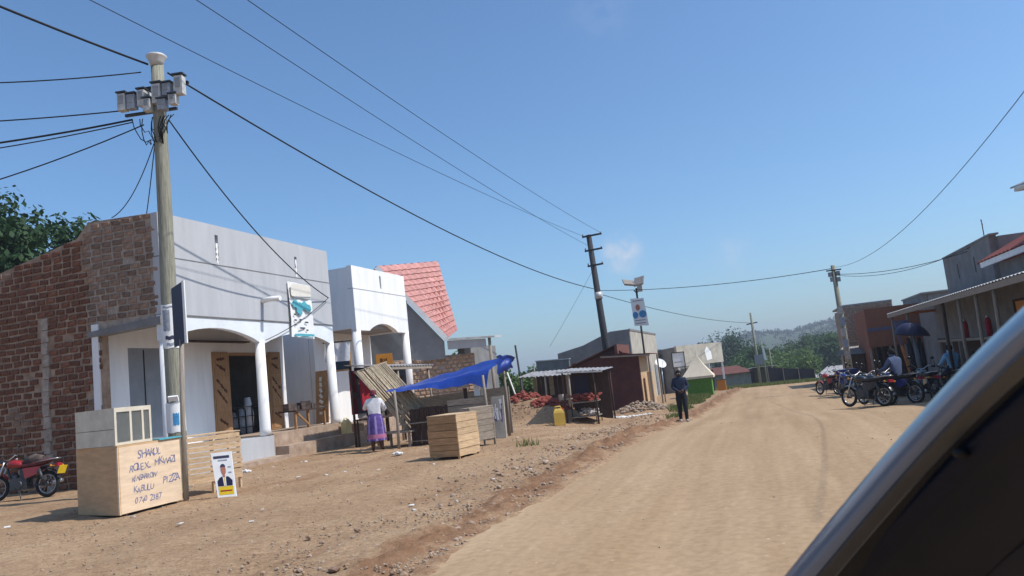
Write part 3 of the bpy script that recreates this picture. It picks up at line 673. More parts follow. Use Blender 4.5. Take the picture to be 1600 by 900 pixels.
# road sign seen almost edge on
t = thing('road_sign', 'dark navy sign board seen nearly edge on, on a thin timber post', 'sign', (-10.28, 11.82, 0))
b = MB(); b.tube([(-10.3, 11.78, -.1), (-10.3, 11.8, 1.4), (-10.26, 11.84, 2.95)], [.05, .045, .042], 8); b.build('post', 'timber_post', t)
vd = Vector((-10.3, 11.85, 0)).normalized(); ud = Matrix.Rotation(R(13), 3, 'Z') @ vd; nn = Vector((-ud.y, ud.x, 0))
c = Vector((-10.3, 11.85, 3.42))
b = MB(); ps = [c+ud*a*.44+nn*d*.012+Vector((0, 0, z*.57)) for z in (-1, 1) for a, d in ((-1, -1), (1, -1), (1, 1), (-1, 1))]; b.hexa(ps); b.build('board', 'navy', t, fixn=True)
b = MB()
for a in (-1,): b.beam(c+ud*a*.46-Vector((0, 0, .58)), c+ud*a*.46+Vector((0, 0, .58)), .05, .03)
b.build('rim', 'white_paint', t)

# ------------------------------------------------------------------ food counter, cabinet, slatted panel, poster board
Mx = Vector((-10.33, 10.28, 0)); Rr = Vector((-10.33, 11.72, 0)); Lf = Vector((-11.62, 10.66, 0)); Bk = Lf+(Rr-Mx)
zt = 1.12; t = thing('food_counter', 'plywood food counter with blue hand painted lettering under the display cabinet', 'counter', (-11, 11.1, 0))
def face(a, c, z0, z1, th, m, nm):
    a, c = Vector(a), Vector(c); u = (c-a).normalized(); n_ = Vector((-u.y, u.x, 0))
    q = MB(); up = lambda p, z: Vector((p.x, p.y, z))
    q.hexa([up(a, z0), up(c, z0), up(c+n_*th, z0), up(a+n_*th, z0), up(a, z1), up(c, z1), up(c+n_*th, z1), up(a+n_*th, z1)]); return q.build(nm, m, t)
face(Mx, Rr, .03, zt, .03, 'plywood_lit', 'front_panel')
e = (Mx-Lf).normalized()
face(Lf, Mx-e*.004, .02, zt, .03, 'plywood', 'end_panel')
face(Bk, Lf+(Bk-Lf).normalized()*.04, .02, zt, .03, 'plywood', 'rear_panel'); face(Rr-e*.03, Bk, .02, zt, .03, 'plywood', 'end_panel')
b = MB(); h = Vector((0, 0, zt)); b.prism([Mx+h, Rr+h, Bk+h, Lf+h], (0, 0, .03)); b.build('top', 'plywood', t)
b = MB(); b.box(-10.52, -10.3, 11.2, 11.78, zt+.03, zt+.055); b.build('teal_plank', 'teal', t)
yd = Vector((0, 0, 1)); xd = Vector((0, 1, 0))
for k, (s_, sz, y, z) in enumerate((('SHAKUL', .16, 10.70, .90), ('ROLEX-', .15, 10.50, .69), ('MKWAZI', .15, 11.08, .73), ('KINGARROW', .105, 10.55, .53), ('KABULU', .13, 10.58, .33), ('PIZZA', .15, 11.25, .40), ('0740 2387', .125, 10.60, .15))):
    rr = random.Random(40+k); yy = y
    for ch in s_:
        if ch != ' ':
            a_ = rr.uniform(-.14, .14); f_ = sz*rr.uniform(1.02, 1.32)
            text(ch, f_, (-10.33, yy, z+rr.uniform(-.014, .014)), Vector((0, math.cos(a_), math.sin(a_))), Vector((0, -math.sin(a_), math.cos(a_))), 'ink_blue', t, 'painted_letter', shear=rr.uniform(.0, .3), jit=.012, seed=k)
        yy += sz*(.36 if ch in ' -I' else .78 if ch in 'MW' else .62)*.92
zc = zt+.035
t = thing('display_cabinet', 'cream glass-fronted display cabinet standing on the food counter', 'cabinet', (-10.9, 10.9, zc))
xa, xb, ya, yb, z1 = -11.5, -10.42, 10.34, 11.16, zc+.60
sk = lambda x, y: (x, y+.26*(xb-x)/1.29)          # same skew as the counter
def skbox(x0, x1, y0, y1, z0, zz, nm, m, par=None):
    q = MB(); p = [sk(x0, y0), sk(x1, y0), sk(x1, y1), sk(x0, y1)]
    q.hexa([(*a, z0) for a in p]+[(*a, zz) for a in p]); return q.build(nm, m, par or t)
skbox(xa, xb-.04, ya, ya+.02, zc, zc+.27, 'end_panel', 'offwhite'); skbox(xa, xb-.04, ya, ya+.02, zc+.28, z1, 'end_panel', 'offwhite')
skbox(xa, xb-.04, yb-.02, yb, zc, z1, 'end_panel', 'offwhite')
skbox(xa, xb, ya, yb, z1, z1+.03, 'top', 'offwhite'); skbox(xa, xa+.02, ya+.02, yb-.02, zc, z1, 'back_panel', 'offwhite'); skbox(xa+.02, xb-.04, ya+.02, yb-.02, zc, zc+.02, 'shelf', 'offwhite')
for y in (ya, ya+.33, ya+.60, yb-.045): skbox(xb-.04, xb, y, y+.045, zc+.045, z1-.045, 'mullion', 'offwhite')
skbox(xb-.04, xb, ya, yb, zc, zc+.045, 'rail', 'offwhite'); skbox(xb-.04, xb, ya, yb, z1-.045, z1, 'rail', 'offwhite')
for y0_, y1_ in ((ya+.045, ya+.33), (ya+.375, ya+.6), (ya+.645, yb-.045)): skbox(xb-.024, xb-.018, y0_, y1_, zc+.045, z1-.045, 'pane', 'glass')
# slatted panel
t = thing('slatted_stand', 'pale slatted timber stand between the counter and the poster board', 'stand', (-10.4, 12.7, 0))
a, c = Vector((-10.62, 12.1, 0)), Vector((-9.98, 13.0, 0)); u = (c-a).normalized(); n_ = Vector((u.y, -u.x, 0)); Lw = (c-a).length
for k in range(9):
    z = .22+k*.099; w0 = random.uniform(-.02, .02); hh = .078+random.uniform(0, .014)
    q = MB(); p0 = a+u*(w0*.5); p1 = c+u*w0; up = lambda p, zz: Vector((p.x, p.y, zz))
    tz = random.uniform(-.008, .008)
    q.hexa([up(p0, z), up(p1, z+tz), up(p1-n_*.022, z+tz), up(p0-n_*.022, z), up(p0, z+hh), up(p1, z+hh+tz), up(p1-n_*.022, z+hh+tz), up(p0-n_*.022, z+hh)]); q.build('slat', 'wood_pale', t)
for f in (.04, .5, .96):
    q = MB(); p = a+u*Lw*f-n_*.05; q.beam((p.x, p.y, -.05), (p.x, p.y, 1.1), .05, .05); q.build('upright', 'wood_pale', t)
q = MB(); up = lambda p, zz: Vector((p.x, p.y, zz)); d_ = n_*.7
q.hexa([up(a, 1.115), up(c, 1.115), up(c-d_, 1.115), up(a-d_, 1.115), up(a, 1.135), up(c, 1.135), up(c-d_, 1.135), up(a-d_, 1.135)]); q.build('top_board', 'wood_pale', t)
for f in (.05, .95):
    q = MB(); p = a+u*Lw*f-n_*.64; q.beam((p.x, p.y, -.05), (p.x, p.y, 1.115), .05, .05); q.build('upright', 'wood_pale', t)
# leaning poster board
t = thing('poster_board', 'white campaign poster board with suited portrait leaning against the slatted stand', 'poster', (-9.4, 11.7, 0))
bl, br, tl = Vector((-9.46, 11.60, .02)), Vector((-9.13, 11.68, .02)), Vector((-9.78, 11.86, .80)); tr = tl+(br-bl)*1.15
xh = (br-bl).normalized(); yh = (tl-bl); yl = yh.length; yh = (yh/yl); nh = xh.cross(yh).normalized()
b = MB(); b.hexa([bl, br, br-nh*.02, bl-nh*.02, tl, tr, tr-nh*.02, tl-nh*.02]); b.build('board', 'paper', t)
def bp(uu, vv, k=1): 
    return (bl.lerp(br, uu)).lerp(tl.lerp(tr, uu), vv)+nh*(.002+.0012*k)
def bpoly(pts, m, nm, k=1): q = MB(); q.add([bp(*p, k) for p in pts], [tuple(range(len(pts)))]); return q.build(nm, m, t)
bpoly([(.12, .06), (.9, .06), (.9, .24), (.12, .24)], 'yellow', 'print_band')
bpoly([(.2, .13), (.82, .13), (.82, .16), (.2, .16)], 'cloth_red', 'print_line', 2)
bpoly([(.12, .25), (.88, .25), (.9, .36), (.74, .44), (.62, .46), (.5, .36), (.38, .46), (.24, .43), (.12, .36)], 'navy', 'suit', 1)
bpoly([(.44, .25), (.56, .25), (.58, .45), (.42, .45)], 'paper', 'shirt', 2); bpoly([(.48, .25), (.53, .25), (.52, .43), (.48, .43)], 'yellow', 'tie', 3)
bpoly([(.5+.13*math.cos(i*.524), .60+.12*math.sin(i*.524)) for i in range(12)], 'skin_print', 'face', 2)
bpoly([(.44, .44), (.56, .44), (.55, .52), (.45, .52)], 'skin_print', 'neck', 4)
bpoly([(.5+.13*math.cos(i*.35), .665+.07*math.sin(i*.35)) for i in range(10)], 'ink', 'hair', 3)
bpoly([(.1, .86), (.88, .86), (.88, .92), (.1, .92)], 'ink', 'print_line'); bpoly([(.3, .80), (.75, .80), (.75, .83), (.3, .83)], 'photo_grey', 'print_line')
for vv in (.52, .64): bpoly([(.74, vv), (.9, vv), (.9, vv+.03), (.74, vv+.03)], 'photo_grey', 'print_line')

# ------------------------------------------------------------------ crates, market stalls, tarp
def crate(name, label, f0, f1, f2, h, nf, ns, mf, ms, z0=0.05):
    f0, f1, f2 = [Vector((*p, 0)) for p in (f0, f1, f2)]; t = thing(name, label, 'crate', ((f0.x+f2.x)/2, (f0.y+f2.y)/2, gh(f1.x, f1.y)), 'wooden crates in front of the tarp stall')
    zb = gh(f1.x, f1.y); f3 = f0+f2-f1
    for (a, c, n_, m) in ((f0, f1, nf, mf), (f1, f2, ns, ms), (f2, f3, 3, mf), (f3, f0, 3, ms)):
        u = (c-a).normalized(); nn_ = Vector((u.y, -u.x, 0)); zs = [z0]
        for k in range(n_): zs.append(zs[-1]+random.uniform(.8, 1.2))
        zs = [z0+(z-z0)/(zs[-1]-z0)*(h-z0) for z in zs]
        for k in range(n_):
            q = MB(); j = random.uniform(-.006, .008); e0, e1 = random.uniform(0, .012), random.uniform(0, .012)
            pa, pc = a+u*e0+nn_*j, c-u*e1+nn_*j; za, zc_ = zs[k]+.004, zs[k+1]-.004
            up = lambda p, z: Vector((p.x, p.y, z+zb))
            q.hexa([up(pa, za), up(pc, za+random.uniform(-.004, .004)), up(pc-nn_*.02, za), up(pa-nn_*.02, za), up(pa, zc_), up(pc, zc_), up(pc-nn_*.02, zc_), up(pa-nn_*.02, zc_)]); q.build('plank', m, t)
    q = MB(); up = lambda p, z: Vector((p.x, p.y, z+zb)); q.prism([up(p, h) for p in (f0, f1, f2, f3)], (0, 0, .022)); q.build('lid', ms, t)
    ctr = (f0+f1+f2+f3)/4
    for p in (f0, f1, f2, f3):
        q = MB(); p2 = p.lerp(ctr, .09); q.beam((p2.x, p2.y, zb-.02), (p2.x, p2.y, zb+h-.01), .045, .045); q.build('corner_post', mf, t)
crate('wooden_crate', 'large brown plank crate standing nearest in front of the blue tarp stall', (-7.10, 15.52), (-6.34, 15.36), (-6.18, 16.2), .92, 6, 6, 'wood_crate', 'wood_crate_light')  # sunlit tone painted into side planks and lid, shaded tone into front
crate('wooden_crate', 'weathered grey plank crate behind the large brown crate', (-7.2, 17.62), (-6.86, 17.5), (-6.55, 18.35), .95, 5, 5, 'wood_grey', 'wood_grey', z0=.16)
# dark stall below tarp
t = thing('tarp_stall', 'dark plank market stall roofed with a sagging blue tarpaulin', 'market stall', (-8.6, 20.5, 0))
za = gh(-8.6, 20.5)
for x, y, z in ((-9.75, 19.35, 1.6), (-7.35, 20.0, 1.75), (-7.15, 21.2, 2.25), (-10.1, 21.2, 1.75)):
    b = MB(); b.tube([(x, y, za-.15), (x+.03, y, z*.5), (x, y+.02, z)], [.045, .04, .035], 7); b.build('post', 'timber_post', t)
n = 15
for k in range(n):
    x0 = -9.65+k*.148; zt_ = random.uniform(1.0, 1.06) if k < 8 else random.uniform(1.12, 1.18)
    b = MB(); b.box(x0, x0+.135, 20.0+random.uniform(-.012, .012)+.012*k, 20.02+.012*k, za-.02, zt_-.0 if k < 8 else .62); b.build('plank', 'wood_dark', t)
for k in range(3):
    b = MB(); b.box(-8.5+.2*(k == 0), -7.35, 20.06, 20.085, .64+k*.18, .80+k*.18); b.build('plank', 'wood_grey', t)
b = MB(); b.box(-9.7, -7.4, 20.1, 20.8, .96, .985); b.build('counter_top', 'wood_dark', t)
b = MB(); b.beam((-10.0, 19.85, .62), (-7.4, 19.98, .66), .03, .03); b.build('rail', 'timber_post', t)
b = MB(); b.beam((-9.8, 19.9, .14), (-8.3, 19.92, .1), .02, .02); b.build('rail', 'timber_post', t)
for k, (x, z0, z1_, w_, m) in enumerate(((-8.05, 1.0, 1.45, .1, 'wood_dark'), (-7.7, 1.2, 1.5, .16, 'white_paint'), (-7.52, 1.2, 1.52, .12, 'offwhite'))):
    b = MB(); b.box(x-w_/2, x+w_/2, 20.35, 20.4, z0, z1_); b.build('upright_board', m, t)
b = MB(); b.hexa([(-10.15, 21.25, za), (-7.2, 21.7, za), (-7.2, 21.74, za), (-10.15, 21.29, za), (-10.15, 21.25, 1.3), (-7.2, 21.7, 1.36), (-7.2, 21.74, 1.36), (-10.15, 21.29, 1.3)]); b.build('rear_panel', 'wood_grey', t)
# tarp sheet
b = MB(); nu, nv_ = 26, 14; vs = []
A0, A1, A2, A3 = Vector((-10.15, 19.6, 1.62)), Vector((-7.35, 20.1, 1.84)), Vector((-6.95, 21.2, 2.27)), Vector((-10.1, 21.0, 1.72))
for i in range(nu+1):
    for j in range(nv_+1):
        uu, vv = i/nu, j/nv_; p = A0.lerp(A1, uu).lerp(A3.lerp(A2, uu), vv)
        sag = math.sin(math.pi*uu)*math.sin(math.pi*vv)*.10
        fold = .012*math.sin(uu*31+vv*9)+.03*noise.noise(Vector((uu*5, vv*4, 1)))+.012*noise.noise(Vector((uu*16, vv*14, 3)))
        p.z += fold-sag
        if vv < .2: p.z -= (.2-vv)*(1.7+.2*math.sin(uu*13))*(.12+.88*uu); p.y += (.2-vv)*.55*uu+.015*math.sin(uu*40)*(1-vv*5)
        if uu > .86: p.z -= (uu-.86)*.7*(1-vv)
        vs.append(p)
b.add(vs, [(i*(nv_+1)+j, (i+1)*(nv_+1)+j, (i+1)*(nv_+1)+j+1, i*(nv_+1)+j+1) for i in range(nu) for j in range(nv_)], 0, True)
b.build('tarpaulin', 'tarp_blue', t)
b = MB(); vs = []
for i in range(9):
    for j in range(8):
        uu, vv = i/8, j/7; vs.append((-7.15+.05*math.sin(uu*9+vv*4)+(.40-.12*vv)*uu, 20.75+.5*uu+.05*math.sin(vv*7), 2.25-.5*vv*(1-.3*uu)+.04*math.sin(uu*12+vv*3)-.04*uu))
b.add(vs, [(i*8+j, (i+1)*8+j, (i+1)*8+j+1, i*8+j+1) for i in range(8) for j in range(7)], 0, True); b.build('tarp_corner', 'tarp_blue', t)
# concrete pillar with painted marks
t = thing('concrete_pillar', 'short concrete pillar with white and purple painted marks beside the tarp stall', 'pillar', (-7.05, 20.2, za))
b = MB(); b.hexa([(-7.22, 20.1, za-.1), (-6.9, 20.16, za-.1), (-6.95, 20.4, za-.1), (-7.25, 20.36, za-.1), (-7.22, 20.12, 1.13), (-6.88, 20.18, 1.15), (-6.93, 20.4, 1.14), (-7.24, 20.36, 1.13)]); b.build('block', 'conc_sun', t)
rr = random.Random(4)
for k in range(16):
    x = rr.uniform(-7.2, -6.93); z = rr.uniform(.5, 1.02); q = MB(); q.obox((x, 20.10+(x+7.22)*.19-.004, z), .03, .008, rr.uniform(.1, .3), .18, 0, rr.uniform(-.2, .2)); q.build('paint_mark', 'cloth_white' if k % 3 else 'cloth_purple', t)
# lean-to stall with tin roof, reed screen
t = thing('lean_to_stall', 'dark lean-to stall with low tin roof and red cloth beside the white building', 'market stall', (-11.8, 21.6, 0))
b = MB(); vs = []
for i in range(41):
    y = lerp(20.9, 25.3, i/40); dz = .018*math.cos(i*math.pi)
    for x, z in ((-11.1, 2.38), (-12.15, 2.52)): vs.append((x, y, z+dz-.02*(i/40)))
b.add(vs, [(2*i, 2*i+1, 2*i+3, 2*i+2) for i in range(40)]); b.build('tin_roof', 'tin', t)
b = MB(); b.beam((-11.15, 20.85, 2.32), (-11.15, 25.2, 2.3), .05, .09); b.build('roof_beam', 'timber_post', t)
for y in (20.95, 22.6, 25.0):
    b = MB(); b.tube([(-11.2, y, -.2), (-11.17, y+.03, 1.2), (-11.2, y, 2.3)], .04, 7); b.build('post', 'timber_post', t)
for y in (21.2, 23.4):
    b = MB(); b.tube([(-12.1, y, -.1), (-12.1, y, 2.5)], .04, 7); b.build('post', 'wood_dark', t)
b = MB(); b.box(-12.1, -11.25, 21.1, 23.2, .80, .84); b.build('table_top', 'wood_dark', t)
for x, y in ((-12.0, 21.2), (-11.35, 21.2), (-11.35, 23.1), (-12.0, 23.1)):
    b = MB(); b.beam((x, y, -.1), (x, y, .8), .05, .05); b.build('table_leg', 'wood_dark', t)
b = MB(); b.box(-12.2, -12.16, 21.6, 25.2, 1.0, 2.45); b.build('back_cloth', 'navy', t)
b = MB(); vs = []
for i in range(9):
    for j in range(6): vs.append((-11.65+.05*math.sin(i*1.8), lerp(20.9, 21.9, i/8), lerp(1.1, 2.28, j/5)))
b.add(vs, [(i*6+j, (i+1)*6+j, (i+1)*6+j+1, i*6+j+1) for i in range(8) for j in range(5)], 0, True); b.build('red_cloth', 'cloth_red', t)
b = MB(); b.box(-12.2, -12.15, 21.25, 21.58, 1.0, 2.35); b.build('red_cloth', 'cloth_red', t)
rr = random.Random(5)
for k in range(18):
    y = rr.uniform(21.2, 24.6); z = rr.choice((.84, .84, 1.5, 1.9)); x = rr.uniform(-12.0, -11.5); s_ = rr.uniform(.12, .3)
    b = MB(); b.obox((x, y, z+s_/2), s_, s_*rr.uniform(.7, 1.3), s_*rr.uniform(.5, 1.1), rr.uniform(0, 3)); b.build('goods_bundle', 'goods' if k % 4 else 'goods_pale', t)
# reed screen leaning
t = thing('reed_screen', 'slanting screen of pale reeds leaning beside the tarp stall', 'screen', (-10.4, 20.3, 0))
a0, a1 = Vector((-11.05, 20.0, 2.28)), Vector((-9.62, 20.2, .42)); wv = Vector((.66, .62, .2))
for k in range(46):
    f = k/45; p = a0+wv*(f-.2)+Vector((random.uniform(-.03, .03), 0, random.uniform(-.04, .04))); q_ = a1+wv*(f-.2)+Vector((random.uniform(-.06, .06), 0, random.uniform(-.07, .07)))
    b = MB(); b.tube([p, p.lerp(q_, .5)+Vector((0, 0, random.uniform(-.02, .02))), q_], .019, 5); b.build('reed', 'reed', t)
b = MB(); b.tube([a0-wv*.25, a0+wv*.85], .03, 6); b.build('batten', 'timber_post', t)
b = MB(); b.tube([a1-wv*.25, a1+wv*.85], .03, 6); b.build('batten', 'timber_post', t)
t = thing('market_table', 'rough timber table with thin legs behind the standing woman', 'table', (-9.9, 20.1, 0))
b = MB(); b.box(-10.6, -9.55, 19.75, 20.5, .40, .44); b.build('table_top', 'wood_grey', t)
for x, y in ((-10.5, 19.85), (-9.65, 19.85), (-9.65, 20.4), (-10.5, 20.4)):
    b = MB(); b.beam((x, y, -.1), (x, y, .40), .06, .06); b.build('leg', 'timber_post', t)
# bench and dark clutter in the porch by the white column
t = thing('work_bench', 'rough timber bench with diagonal brace in the shaded porch', 'bench', (-14.3, 22.3, .74))
b = MB(); b.box(-14.5, -13.85, 20.75, 22.6, 1.28, 1.33); b.build('bench_top', 'wood_dark', t)
for y in (20.85, 21.55, 22.5):
    b = MB(); b.beam((-13.95, y, .74), (-13.95, y, 1.28), .07, .07); b.build('leg', 'wood_brown', t)
b = MB(); b.beam((-13.92, 20.9, 1.25), (-13.92, 21.5, .85), .05, .06); b.build('brace', 'wood_brown', t)
for k in range(7):
    y = 20.85+k*.25; s_ = random.uniform(.12, .26); b = MB(); b.obox((-14.2, y, 1.33+s_/2), s_, s_, s_, k); b.build('clutter', 'goods' , t)
t = thing('leaning_door', 'reddish brown lettered door leaning in the shade of the porch end', 'door', (-14.6, 23.9, .74))
b = MB(); b.hexa([(-15.35, 24.2, .74), (-14.85, 24.2, .74), (-14.85, 24.25, .74), (-15.35, 24.25, .74), (-15.35, 24.4, 2.6), (-14.85, 24.4, 2.6), (-14.85, 24.45, 2.6), (-15.35, 24.45, 2.6)]); b.build('leaf', 'wood_brown', t)
for k in range(7):
    b = MB(); b.obox((-15.1, 24.19+.05*k/3, 1.1+k*.2), .16, .01, .1, 0, 0, .3*k); b.build('painted_mark', 'paper_cream', t)

# jerrycans
def jerrycan(m, label, loc, rz, s=1.0, group=None):
    t = thing('jerrycan', label, 'jerrycan', loc, None, rz, local=True); t.scale = (s, s, s)
    q = MB(); w_, d_ = .13, .09; prof = []
    for z, k in ((0, .9), (.02, 1), (.30, 1), (.36, .8), (.40, .5)):
        prof.append([(-w_*k if k == 1 or z == 0 else -w_*1.0*(k+.1), -d_*k, z), (w_*k, -d_*k, z), (w_*k, d_*k, z), (-w_*k if k == 1 or z == 0 else -w_*(k+.1), d_*k, z)])
    vs = [p for ring in prof for p in ring]; fs = [(0, 3, 2, 1)] + [(i*4+k, i*4+(k+1) % 4, (i+1)*4+(k+1) % 4, (i+1)*4+k) for i in range(4) for k in range(4)]+[(16, 17, 18, 19)]
    q.add(vs, fs); q.build('body', m, t, local=True, fixn=True)
    q = MB(); q.tube([(-.09, 0, .38), (-.08, 0, .45), (.04, 0, .45), (.07, 0, .38)], .018, 6); q.build('handle', m, t, local=True)
    q = MB(); q.tube([(.08, 0, .34), (.11, 0, .40)], .03, 8); q.build('cap', 'cloth_red', t, local=True); return t
jerrycan('jerry_pale', 'pale yellow jerrycan standing on the porch ledge', (-13.42, 22.95, .36), 1.45, 1.15)
jerrycan('jerry_yellow', 'deep yellow jerrycan standing on the dirt by the red heap', (-7.35, 27.7, gh(-7.35, 27.7)-.02), .3, 1.55)

# ------------------------------------------------------------------ far left: maroon shop, concrete building, kiosk and more
def wall_poly(par, nm, m, pts, y, th=.15): q = MB(); q.prism([(x, y, z) for x, z in pts], (0, th, 0)); return q.build(nm, m, par)
def corrug(par, nm, m, a, c, d, e, n=30, amp=.02):   # a-c one edge, e-d the opposite; ridges run from edge to edge
    a, c, d, e = map(Vector, (a, c, d, e)); nr_ = (c-a).cross(e-a).normalized(); vs = []
    for i in range(n+1):
        o_ = nr_*amp*(1 if i % 2 else -1); vs += [a.lerp(c, i/n)+o_, e.lerp(d, i/n)+o_]
    q = MB(); q.add(vs, [(2*i, 2*i+2, 2*i+3, 2*i+1) for i in range(n)]); return q.build(nm, m, par)
zg = gh(-8, 42)
S = thing('maroon_shop', 'low maroon shop shed with rusty tin roofs behind the market stall', 'shed', (-8.2, 42.6, zg))
wall_poly(S, 'side_wall', 'maroon', [(-10.6, zg-.2), (-6.22, zg-.2), (-6.22, 2.15), (-7.0, 2.35), (-7.35, 2.62), (-10.6, 1.55)], 41.0)
q = MB(); q.box(-6.4, -6.2, 41.16, 44.3, zg-.2, 2.1); q.build('front_wall', 'wood_crate_light', S)
q = MB(); q.box(-10.6, -6.4, 44.1, 44.3, zg-.2, 2.1); q.build('rear_wall', 'maroon', S)
corrug(S, 'rusty_roof', 'rust', (-10.9, 40.6, 1.55), (-10.9, 44.5, 1.55), (-7.25, 44.5, 2.80), (-7.25, 40.6, 2.80), 34, .02)
q = MB(); q.box(-7.35, -7.2, 40.6, 44.5, 2.32, 2.82); q.build('roof_upstand', 'rust', S)
corrug(S, 'canopy_roof', 'rust', (-8.1, 40.3, 2.30), (-8.1, 44.2, 2.30), (-5.5, 44.2, 2.14), (-5.5, 40.3, 2.14), 34, .02)
q = MB(); q.beam((-8.1, 40.35, 2.22), (-5.5, 40.35, 2.06), .05, .08); q.build('canopy_beam', 'timber_post', S)
for x, y in ((-5.6, 40.4), (-5.6, 44.0)):
    q = MB(); q.beam((x, y, zg-.1), (x, y, 2.1), .08, .08); q.build('canopy_post', 'timber_post', S)
q = MB(); q.box(-5.95, -5.7, 41.6, 42.5, zg-.1, 1.2); q.build('front_board', 'wood_crate_light', S)
C = thing('concrete_building', 'raw concrete box building rising behind the maroon shop', 'building', (-11, 56, -1))
zg2 = gh(-9, 52)-.3
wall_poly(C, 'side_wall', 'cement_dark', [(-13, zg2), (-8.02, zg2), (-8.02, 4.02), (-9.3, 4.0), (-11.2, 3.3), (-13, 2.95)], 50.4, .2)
q = MB(); q.box(-8.2, -8.0, 50.6, 63.5, zg2, 4.02); q.build('front_wall', 'conc_sun', C)  # front coloured as if sunlit, side wall above as if shaded
q = MB(); q.box(-13, -8.2, 63.3, 63.5, zg2, 3.9); q.build('rear_wall', 'cement_dark', C)
q = MB(); q.box(-13, -8.2, 50.6, 63.3, 2.7, 2.85); q.build('flat_roof', 'roof_slab', C)
q = MB(); q.box(-8.02, -7.96, 50.38, 63.5, 3.92, 4.05); q.build('coping', 'cement_dark', C)
for y in (53, 57, 60.5):
    q = MB(); q.box(-7.995, -7.94, y, y+1.1, zg2+.3, zg2+2.6); q.build('shop_door', 'paint_grey', C)
t = thing('garden_wall', 'plain grey block wall left of the maroon shop', 'wall', (-12.5, 46, gh(-12, 46)))
zg3 = gh(-12.5, 46)-.2
q = MB(); q.prism([(-13.3, 46, zg3), (-11.2, 46, zg3), (-11.2, 46, 2.42), (-13.3, 46, 2.50)], (0, .2, 0)); q.build('blocks', 'cement_dark', t)
q = MB(); q.hexa([(-13.35, 45.95, 2.5), (-11.15, 45.95, 2.42), (-11.15, 46.25, 2.42), (-13.35, 46.25, 2.5), (-13.35, 45.95, 2.56), (-11.15, 45.95, 2.48), (-11.15, 46.25, 2.48), (-13.35, 46.25, 2.56)]); q.build('coping', 'tin_pale', t)
# white satellite dish by the shop
t = thing('satellite_dish', 'white satellite dish on a short pole beside the maroon shop', 'dish', (-5.55, 45.2, gh(-5.55, 45.2)))
q = MB(); q.tube([(-5.6, 45.2, gh(-5.6, 45.2)), (-5.6, 45.2, 1.5)], .04, 6); q.build('mast', 'steel', t)
q = MB(); vs = []; c_ = Vector((-5.6, 45.1, 1.55)); ax = Vector((.5, -.6, .6)).normalized(); ux_ = ax.cross(Vector((0, 0, 1))).normalized(); vx_ = ux_.cross(ax)
for i in range(6):
    for k in range(16):
        r_ = .34*i/5; vs.append(c_+ux_*r_*math.cos(k*math.pi/8)+vx_*r_*math.sin(k*math.pi/8)+ax*(.45*r_*r_))
q.add(vs, [(i*16+k, i*16+(k+1) % 16, (i+1)*16+(k+1) % 16, (i+1)*16+k) for i in range(5) for k in range(16)], 0, True); q.build('reflector', 'white_paint', t)
q = MB(); q.tube([c_+vx_*-.32, c_+ax*.3], .012, 5); q.build('feed_arm', 'steel', t)
# open stall with canopy by the red heaps
zs_ = gh(-6.5, 29)
t = thing('canopy_stall', 'small open stall with pale tin canopy and red produce on its rack', 'market stall', (-6.6, 29, zs_))
corrug(t, 'canopy', 'tin', (-7.35, 27.9, 1.66), (-5.65, 28.1, 1.54), (-5.6, 30.2, 1.62), (-7.3, 30.0, 1.74), 20, .015)
q = MB(); q.beam((-7.35, 27.92, 1.62), (-5.65, 28.12, 1.50), .04, .06); q.build('canopy_beam', 'tin_pale', t)
for x, y in ((-7.15, 28.05), (-6.0, 28.15), (-5.75, 30.1), (-7.2, 29.9)):
    q = MB(); q.tube([(x, y, gh(x, y)-.1), (x, y, 1.6)], .035, 6); q.build('post', 'wood_dark', t)
for z in (-.12, .42):
    q = MB(); q.box(-7.0, -6.05, 28.2, 29.2, z, z+.03); q.build('rack_shelf', 'timber_post', t)
for x, y in ((-6.97, 28.22), (-6.08, 28.22), (-6.08, 29.18), (-6.97, 29.18)):
    q = MB(); q.beam((x, y, zs_-.15), (x, y, .5), .03, .03); q.build('rack_leg', 'black', t)
q = MB(); q.box(-7.3, -5.8, 30.0, 30.04, zs_-.1, 1.55); q.build('back_panel', 'wood_dark', t)
q = MB(); q.box(-7.3, -6.6, 29.9, 29.95, .5, 1.4); q.build('back_cloth', 'navy', t)
def lumps(name, m, label, cat, spots, r0_, r1_, kind='stuff', par=None):
    rr = random.Random(hash(name) % 99 if False else len(name)+len(spots)); q = MB()
    ico = [(0, 0, 1), (.9, 0, .4), (.28, .85, .45), (-.72, .53, .4), (-.7, -.5, .45), (.28, -.85, .4), (.7, .5, -.45), (-.28, .85, -.4), (-.9, 0, -.45), (-.28, -.85, -.4), (.72, -.53, -.45), (0, 0, -1)]
    fc = [(0, 1, 2), (0, 2, 3), (0, 3, 4), (0, 4, 5), (0, 5, 1), (1, 6, 2), (2, 7, 3), (3, 8, 4), (4, 9, 5), (5, 10, 1), (6, 7, 2), (7, 8, 3), (8, 9, 4), (9, 10, 5), (10, 6, 1), (11, 7, 6), (11, 8, 7), (11, 9, 8), (11, 10, 9), (11, 6, 10)]
    for p in spots:
        r_ = rr.uniform(r0_, r1_); q0 = Matrix.Rotation(rr.uniform(0, 6.28), 3, 'Z'); sx_, sy_, sz_ = rr.uniform(.7, 1.3), rr.uniform(.7, 1.3), rr.uniform(.45, .9)
        q.add([Vector(p)+q0 @ Vector((v[0]*r_*sx_*rr.uniform(.85, 1.15), v[1]*r_*sy_, v[2]*r_*sz_)) for v in ico], fc, rr.randrange(2) if isinstance(m, (list, tuple)) else 0)
    o = q.build(name, m, par, kind=kind)
    if not par: tag(o, label, cat)
    return o
rr = random.Random(11)
lumps('red_produce', 'red_lump', None, None, [(rr.uniform(-7.0, -6.05), rr.uniform(28.2, 29.2), .47+.26*rr.random()**1.5) for _ in range(90)], .05, .09, par=t)
